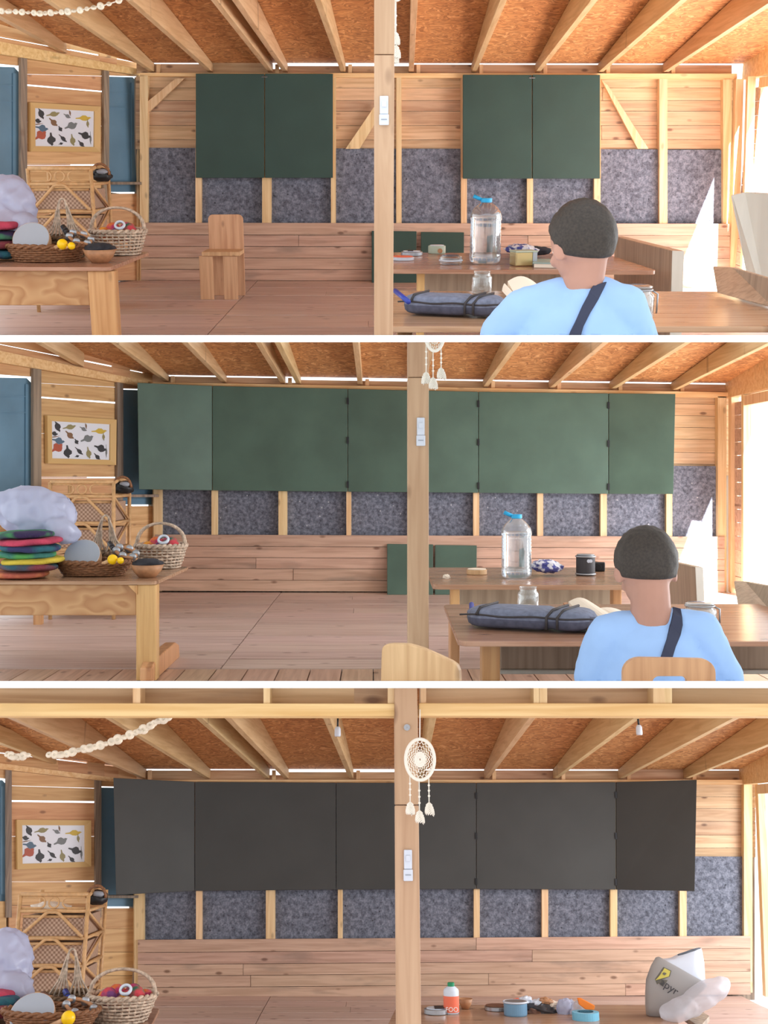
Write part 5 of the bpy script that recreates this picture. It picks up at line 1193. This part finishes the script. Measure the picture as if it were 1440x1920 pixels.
blob(3, 'plastic_bag', 'large white plastic bag slumped at the left edge of the lower room', 'bag', [(8, 1808, 7.2, .16, .16, .19, .14, 21, 0), (30, 1850, 7.05, .10, .10, .07, .12, 22, .5), (0, 1850, 7.1, .15, .14, .08, .1, 24, 0)], M['bagfilm'], fuse=.016, crease=.02)
for i, (py, k, nm) in enumerate(((1862, 1, 'crimson topmost'), (1879, 2, 'navy second'), (1896, 5, 'maroon bottom'))):
    felt_pad(3, -18, py, 7.0-.12*i, .19, .062, k, '%s felt pad under the lower room white bag' % nm)
# craft table
t, k, h = disc(3, 'flat_tin', 'flat silver tin with a dark label beside the orange bottle in the lower room', 'tin', 818, 1903, 6.98, 42, 8, ('steel', 'milk'))
obj('dark_label', MB().box((.02, 0, h+.007), (k*.8, k*1.5, .003)), M['ink'], t)
CUR[0] = 3; y = onz(3, 846, 1902)+.03; s = sc(y); X = P(3, 846.5, 1900, y=y).x; H = P(3, 846, 1842, y=y).z-.6; k = 13.2*s
t = thing('glue_bottle', 'white bottle with an orange label and green cap in the lower room', 'bottle', (X, y, .6))
obj('bottle_body', MB().lathe([(k*.92, 0), (k, .01), (k, H*.72), (k*.92, H*.79), (k*.6, H*.86), (k*.42, H*.88), (k*.40, H*.90)], 28), M['milk'], t, True)
obj('label', MB().lathe([(k*1.015, H*.06), (k*1.015, H*.58)], 32, cap=False), M['label_o'], t, True)
obj('cap', MB().lathe([(k*.46, H*.88), (k*.46, H*.98), (k*.40, H*1.0), (.001, H*1.0)], 20), M['capg'], t)
flat_text('FOO', k*.78, M['white'], t, Matrix.Translation((0, -k*1.04, H*.1)) @ Matrix.Rotation(math.pi/2, 4, 'X'))
bowl(3, 873, 1893, 7.18, .085, .055, 'small dark bowl behind the orange bottle in the lower room', None)
t, k, h = disc(3, 'brown_lid', 'brown mottled round lid on the craft table in the lower room', 'lid', 933, 1896, 7.08, 44, 6, ('steel', 'brownlid'), inner=.94)
t, k, h = disc(3, 'blue_tin', 'pale blue paint tin right of the brown lid in the lower room', 'tin', 967, 1906, 6.95, 40, 21, ('bluetin', 'steel'), inner=.9)
obj('rim', MB().tube([(k*1.01*math.cos(a), k*1.01*math.sin(a), h) for a in [2*math.pi*i/28 for i in range(28)]], .006, 6, closed=True), M['plastic'], t, True)
mats = ['plastic', 'darkcloth', 'label_o', 'paper', 'bowl', 'zip', 'plastic', 'brownlid']
nms = ['white paper', 'dark cloth', 'coral cloth', 'cream paper', 'tan leather', 'charcoal cloth', 'crumpled tissue', 'brown felt']
for i, (px, py, w_) in enumerate(((983, 1876, .045), (990, 1888, .07), (972, 1878, .035), (1034, 1884, .04), (1022, 1878, .045), (1018, 1893, .085), (1006, 1882, .05), (1000, 1896, .09))):
    blob(3, 'craft_scrap', '%s scrap in the heap right of the blue tin in the lower room' % nms[i], 'scrap', [(px, py, 7.05, w_, w_*.8, w_*.45, .35, i+31, .2*(i % 3-1))], M[mats[i]], 'craft scraps in the heap of the lower room')
blob(3, 'thin_bag', 'crumpled pale film left of the orange packet in the lower room', 'bag', [(1060, 1890, 7.0, .05, .05, .05, .3, 41, .6)], M['bagfilm'])
blob(3, 'thin_bag', 'crumpled clear film under the orange packet in the lower room', 'bag', [(1084, 1893, 6.98, .05, .05, .045, .35, 43, -.4)], M['thinfilm'])
t = thing('orange_packet', 'bright orange tilted packet on the craft table in the lower room', 'packet'); t.location = (0, 0, 0)
pxprism(3, [(x, y_, 7.85) for x, y_ in ((1083,1872),(1090,1872),(1116,1886),(1114,1894),(1098,1893),(1086,1884))], (.0, .03, 0), M['orange'], 'packet_body', t, bevel=.004)
CUR[0] = 3; y = onz(3, 1098, 1914)+.05; k = .085
t = thing('tape_ring', 'thick pale blue tape ring at the bottom of the lower room', 'tape', (P(3, 1098, 1905, y=y).x, y, .6))
obj('tape', MB().lathe([(k*.6, 0), (k, 0), (k, .045), (k*.6, .045), (k*.6, 0)], 32, cap=False), M['cyan'], t); obj('core', MB().lathe([(k*.58, .0), (k*.6, .0), (k*.6, .046), (k*.58, .046)], 32, cap=False), M['ink'], t)
# carrier bags
def loft(r, rings, y, mat, name, parent=None, dp=.55, nz=.05, seed=1):
    mb = MB(); n = 36; vs = []; fs = []
    for i, (px, py, w_, tl) in enumerate(rings):
        c_ = P(r, px, py, y=y); s = sc(y)
        for j in range(n):
            a_ = 2*math.pi*j/n; cx, sx = math.cos(a_), math.sin(a_); cx = abs(cx)**.7*math.copysign(1, cx); sx = abs(sx)**.7*math.copysign(1, sx)
            k = 1+nz*noise.noise(Vector((cx*2, sx*2, i*.6+seed)))
            vs.append(c_+Vector((w_*s*cx*k, w_*s*sx*dp*k, -w_*s*cx*math.tan(tl))))
    for i in range(len(rings)-1):
        for j in range(n): fs.append((i*n+j, i*n+(j+1) % n, (i+1)*n+(j+1) % n, (i+1)*n+j))
    fs.append(tuple(range(n)))
    mb.add(vs, fs); return obj(name, mb, mat, parent, True)
t = thing('carrier_bag', 'grey carrier bag with a yellow emblem standing on the craft table in the lower room', 'bag'); t.location = (0, 0, 0); CUR[0] = 3
bagm = loft(3, [(1246, 1903, 30, 0), (1248, 1890, 33, .1), (1252, 1872, 37, .2), (1258, 1852, 41, .3), (1268, 1834, 43, .42), (1277, 1822, 41, .5), (1280, 1819, 39, .5)], 7.95, M['carrier'], 'bag_body', t)
loft(3, [(1272, 1834, 38, .45), (1280, 1818, 37, .4), (1283, 1802, 33, .1), (1287, 1790, 27, -.25), (1292, 1784, 20, -.3)], 7.95, M['plastic'], 'white_inner_bag', t, nz=.12, seed=5)
bm = bmesh.new(); bm.from_mesh(bagm.data); bv = BVHTree.FromBMesh(bm); bm.free()
def decal(pts, mat, name, lift=.004):
    e0 = Vector((0, 0, ROOMS[3]['eye'])); vs = []
    for x, y_ in pts:
        d = ray(3, x, y_).normalized(); hit = bv.ray_cast(e0, d); vs.append((hit[0] if hit[0] is not None else P(3, x, y_, y=7.7))-d*lift)
    return obj(name, MB().prism(vs, (0, .002, 0)), mat, t)
decal([(1228,1836),(1244,1813),(1259,1820),(1256,1831),(1243,1836),(1232,1846)], M['emblemd'], 'emblem_ground', .004)
decal([(1229,1838),(1238,1828),(1246,1815),(1257,1821),(1254,1831),(1243,1834),(1236,1836)], M['olive'], 'emblem_letter', .008)
decal([(1242,1826),(1245,1823),(1250,1825),(1246,1829)], M['emblemd'], 'emblem_letter_eye', .012)
decal([(1230,1840),(1245,1837),(1252,1838),(1243,1850)], M['emblemd'], 'emblem_base', .007)
d = ray(3, 1252, 1856).normalized(); hit = bv.ray_cast(Vector((0, 0, ROOMS[3]['eye'])), d); pt = (hit[0] if hit[0] is not None else P(3, 1252, 1856, y=7.7))-d*.014
flat_text('apyr', .070, M['ink'], t, Matrix.Translation(pt) @ Matrix.Rotation(.6, 4, 'Y') @ Matrix.Rotation(math.pi/2, 4, 'X'))
o = blob(3, 'thin_bag', 'clear white plastic bag leaning out right of the carrier bag in the lower room', 'bag', [(1318, 1869, 6.78, .175, .10, .062, .10, 51, -.52), (1276, 1892, 6.76, .12, .10, .055, .1, 53, -.3)], M['thinfilm'], fuse=.012, crease=.010)
tag(pxprism(3, [(1283,1906,7.9),(1304,1889,8.4),(1330,1905,8.1),(1312,1925,7.6)], (0, 0, -.03), M['greywood'], 'grey_board'), 'grey board corner under the clear bag in the lower room', 'board')
# roof tie with boards above, lamp holders, garland, dreamcatcher
CUR[0] = 3; yt = CFG[3]['post'][2]
tb = struct('trim_3', 'horizontal pine tie beam on both sides of the post in the lower room', 'beam')
for a_, b_, ta, tb_ in ((-60, 745, (1318, 1342), (1319, 1343)), (785, 1500, (1318, 1342), (1319, 1343))):
    q = [P(3, a_, ta[0], y=yt+.02), P(3, b_, tb_[0], y=yt+.02), P(3, b_, tb_[1], y=yt+.02), P(3, a_, ta[1], y=yt+.02)]
    obj('tie_beam', MB().slab(q, (0, .09, 0)), M['beam'], tb, bevel=.004)
for x0, x1 in ((-60, 250), (262, 495), (505, 664), (664, 728), (797, 1003), (1012, 1226), (1260, 1500)):
    q = [P(3, x0, 1270, y=yt+.12), P(3, x1, 1270, y=yt+.12), P(3, x1, 1325, y=yt+.12), P(3, x0, 1325, y=yt+.12)]
    obj('plank', MB().slab(q, (0, .03, 0)), M['clad'], tb)
for x0, x1 in ((249, 263), (494, 506), (727, 742), (788, 799), (1011, 1026), (1001, 1012), (1225, 1246), (1246, 1260)):
    q = [P(3, x0, 1270, y=yt+.03), P(3, x1, 1270, y=yt+.03), P(3, x1, 1319, y=yt+.03), P(3, x0, 1319, y=yt+.03)]
    obj('stud', MB().slab(q, (0, .09, 0)), M['stud'], tb)
pt = [o_ for o_ in COL.objects if o_.name.startswith('post') and 'lower' in o_.get('label', '')][0]
a = P(3, 763, 1364, y=yt-.004)
obj('bolt_head', MB().lathe([(.001, -.006), (.009, -.004), (.011, .004), (.001, .004)], 16, a, M=Matrix.Rotation(math.pi/2, 3, 'X'), cap=False), M['steel'], pt)
for x, ytop, yb_, lb in ((633, 1344, 1381, 'left of the post'), (1199, 1350, 1378, 'at the right')):
    y = 8.6; p = P(3, x, yb_, y=y); s = sc(y)
    t = thing('lamp_holder', 'white bulbless lamp holder on a black cord %s in the lower room' % lb, 'lamp', p)
    obj('holder', MB().lathe([(.001, 0), (5.2*s, 0), (5.8*s, 3*s), (5.6*s, 13*s), (4*s, 17*s), (2*s, 18*s), (.001, 18*s)], 20, cap=False), M['plastic'], t, True)
    obj('cord', MB().tube([(0, 0, 17*s), (0, .01, 28*s), (0, .02, 42*s)], .008, 6), M['black'], t, True)
garland(3, [(14, 1414), (30, 1420), (52, 1416)], 5.2, 6, 'short cluster of pale shells at the left edge of the lower room')
garland(3, [(92, 1415), (120, 1415), (148, 1406), (175, 1401), (200, 1394), (230, 1383), (258, 1372), (275, 1365), (292, 1354), (316, 1345)], 5.0, 24, 'long sagging string of pale shells under the roof in the lower room')
dreamcatcher(3, 787.5, 1424, yt-.12, 26, 36, 1330, ((769, 1504, .3), (786.5, 1520, .8), (804.5, 1505, .9)), 'round white crochet dreamcatcher with feathers on the lower room post')

# ---------------------------------------------------------------- stand every thing in its room; end it where the storey slabs begin
bpy.context.view_layer.update()
def roots(): return [o for o in COL.objects if o.parent is None and o.type in ('MESH', 'EMPTY') and ROOM_OF.get(o.name, 0)]
for o in roots(): o.matrix_world = ROOMS[ROOM_OF[o.name]]['M'] @ o.matrix_world
bpy.context.view_layer.update()
def plane(py, up):
    n = Vector((0, -(VY-py), F)).normalized()
    return CAM, (n if up else -n)          # keep the side the normal points to
CUTS = {1: [plane(629, True)], 2: [plane(641, False), plane(1277.5, True)], 3: [plane(1289.5, False)]}
for o in list(COL.objects):
    if o.type != 'MESH' or not ROOM_OF.get(o.name, 0): continue
    for co, no in CUTS[ROOM_OF[o.name]]:
        mw = o.matrix_world; mi = mw.inverted()
        lo = mi @ co; ln = (mw.to_3x3().transposed() @ no).normalized()
        ds = [(v.co-lo).dot(ln) for v in o.data.vertices]
        if not ds or min(ds) > -1e-4: continue
        if max(ds) < 1e-4:
            bpy.data.objects.remove(o); break
        if o.data.users > 1: o.data = o.data.copy()
        bm = bmesh.new(); bm.from_mesh(o.data)
        res = bmesh.ops.bisect_plane(bm, geom=bm.verts[:]+bm.edges[:]+bm.faces[:], plane_co=lo, plane_no=ln, clear_inner=True)
        eds = [e for e in res['geom_cut'] if isinstance(e, bmesh.types.BMEdge)]
        try: bmesh.ops.holes_fill(bm, edges=eds)
        except Exception: pass
        bm.to_mesh(o.data); bm.free()
for o in [o for o in COL.objects if o.type == 'EMPTY' and not o.children]: bpy.data.objects.remove(o)
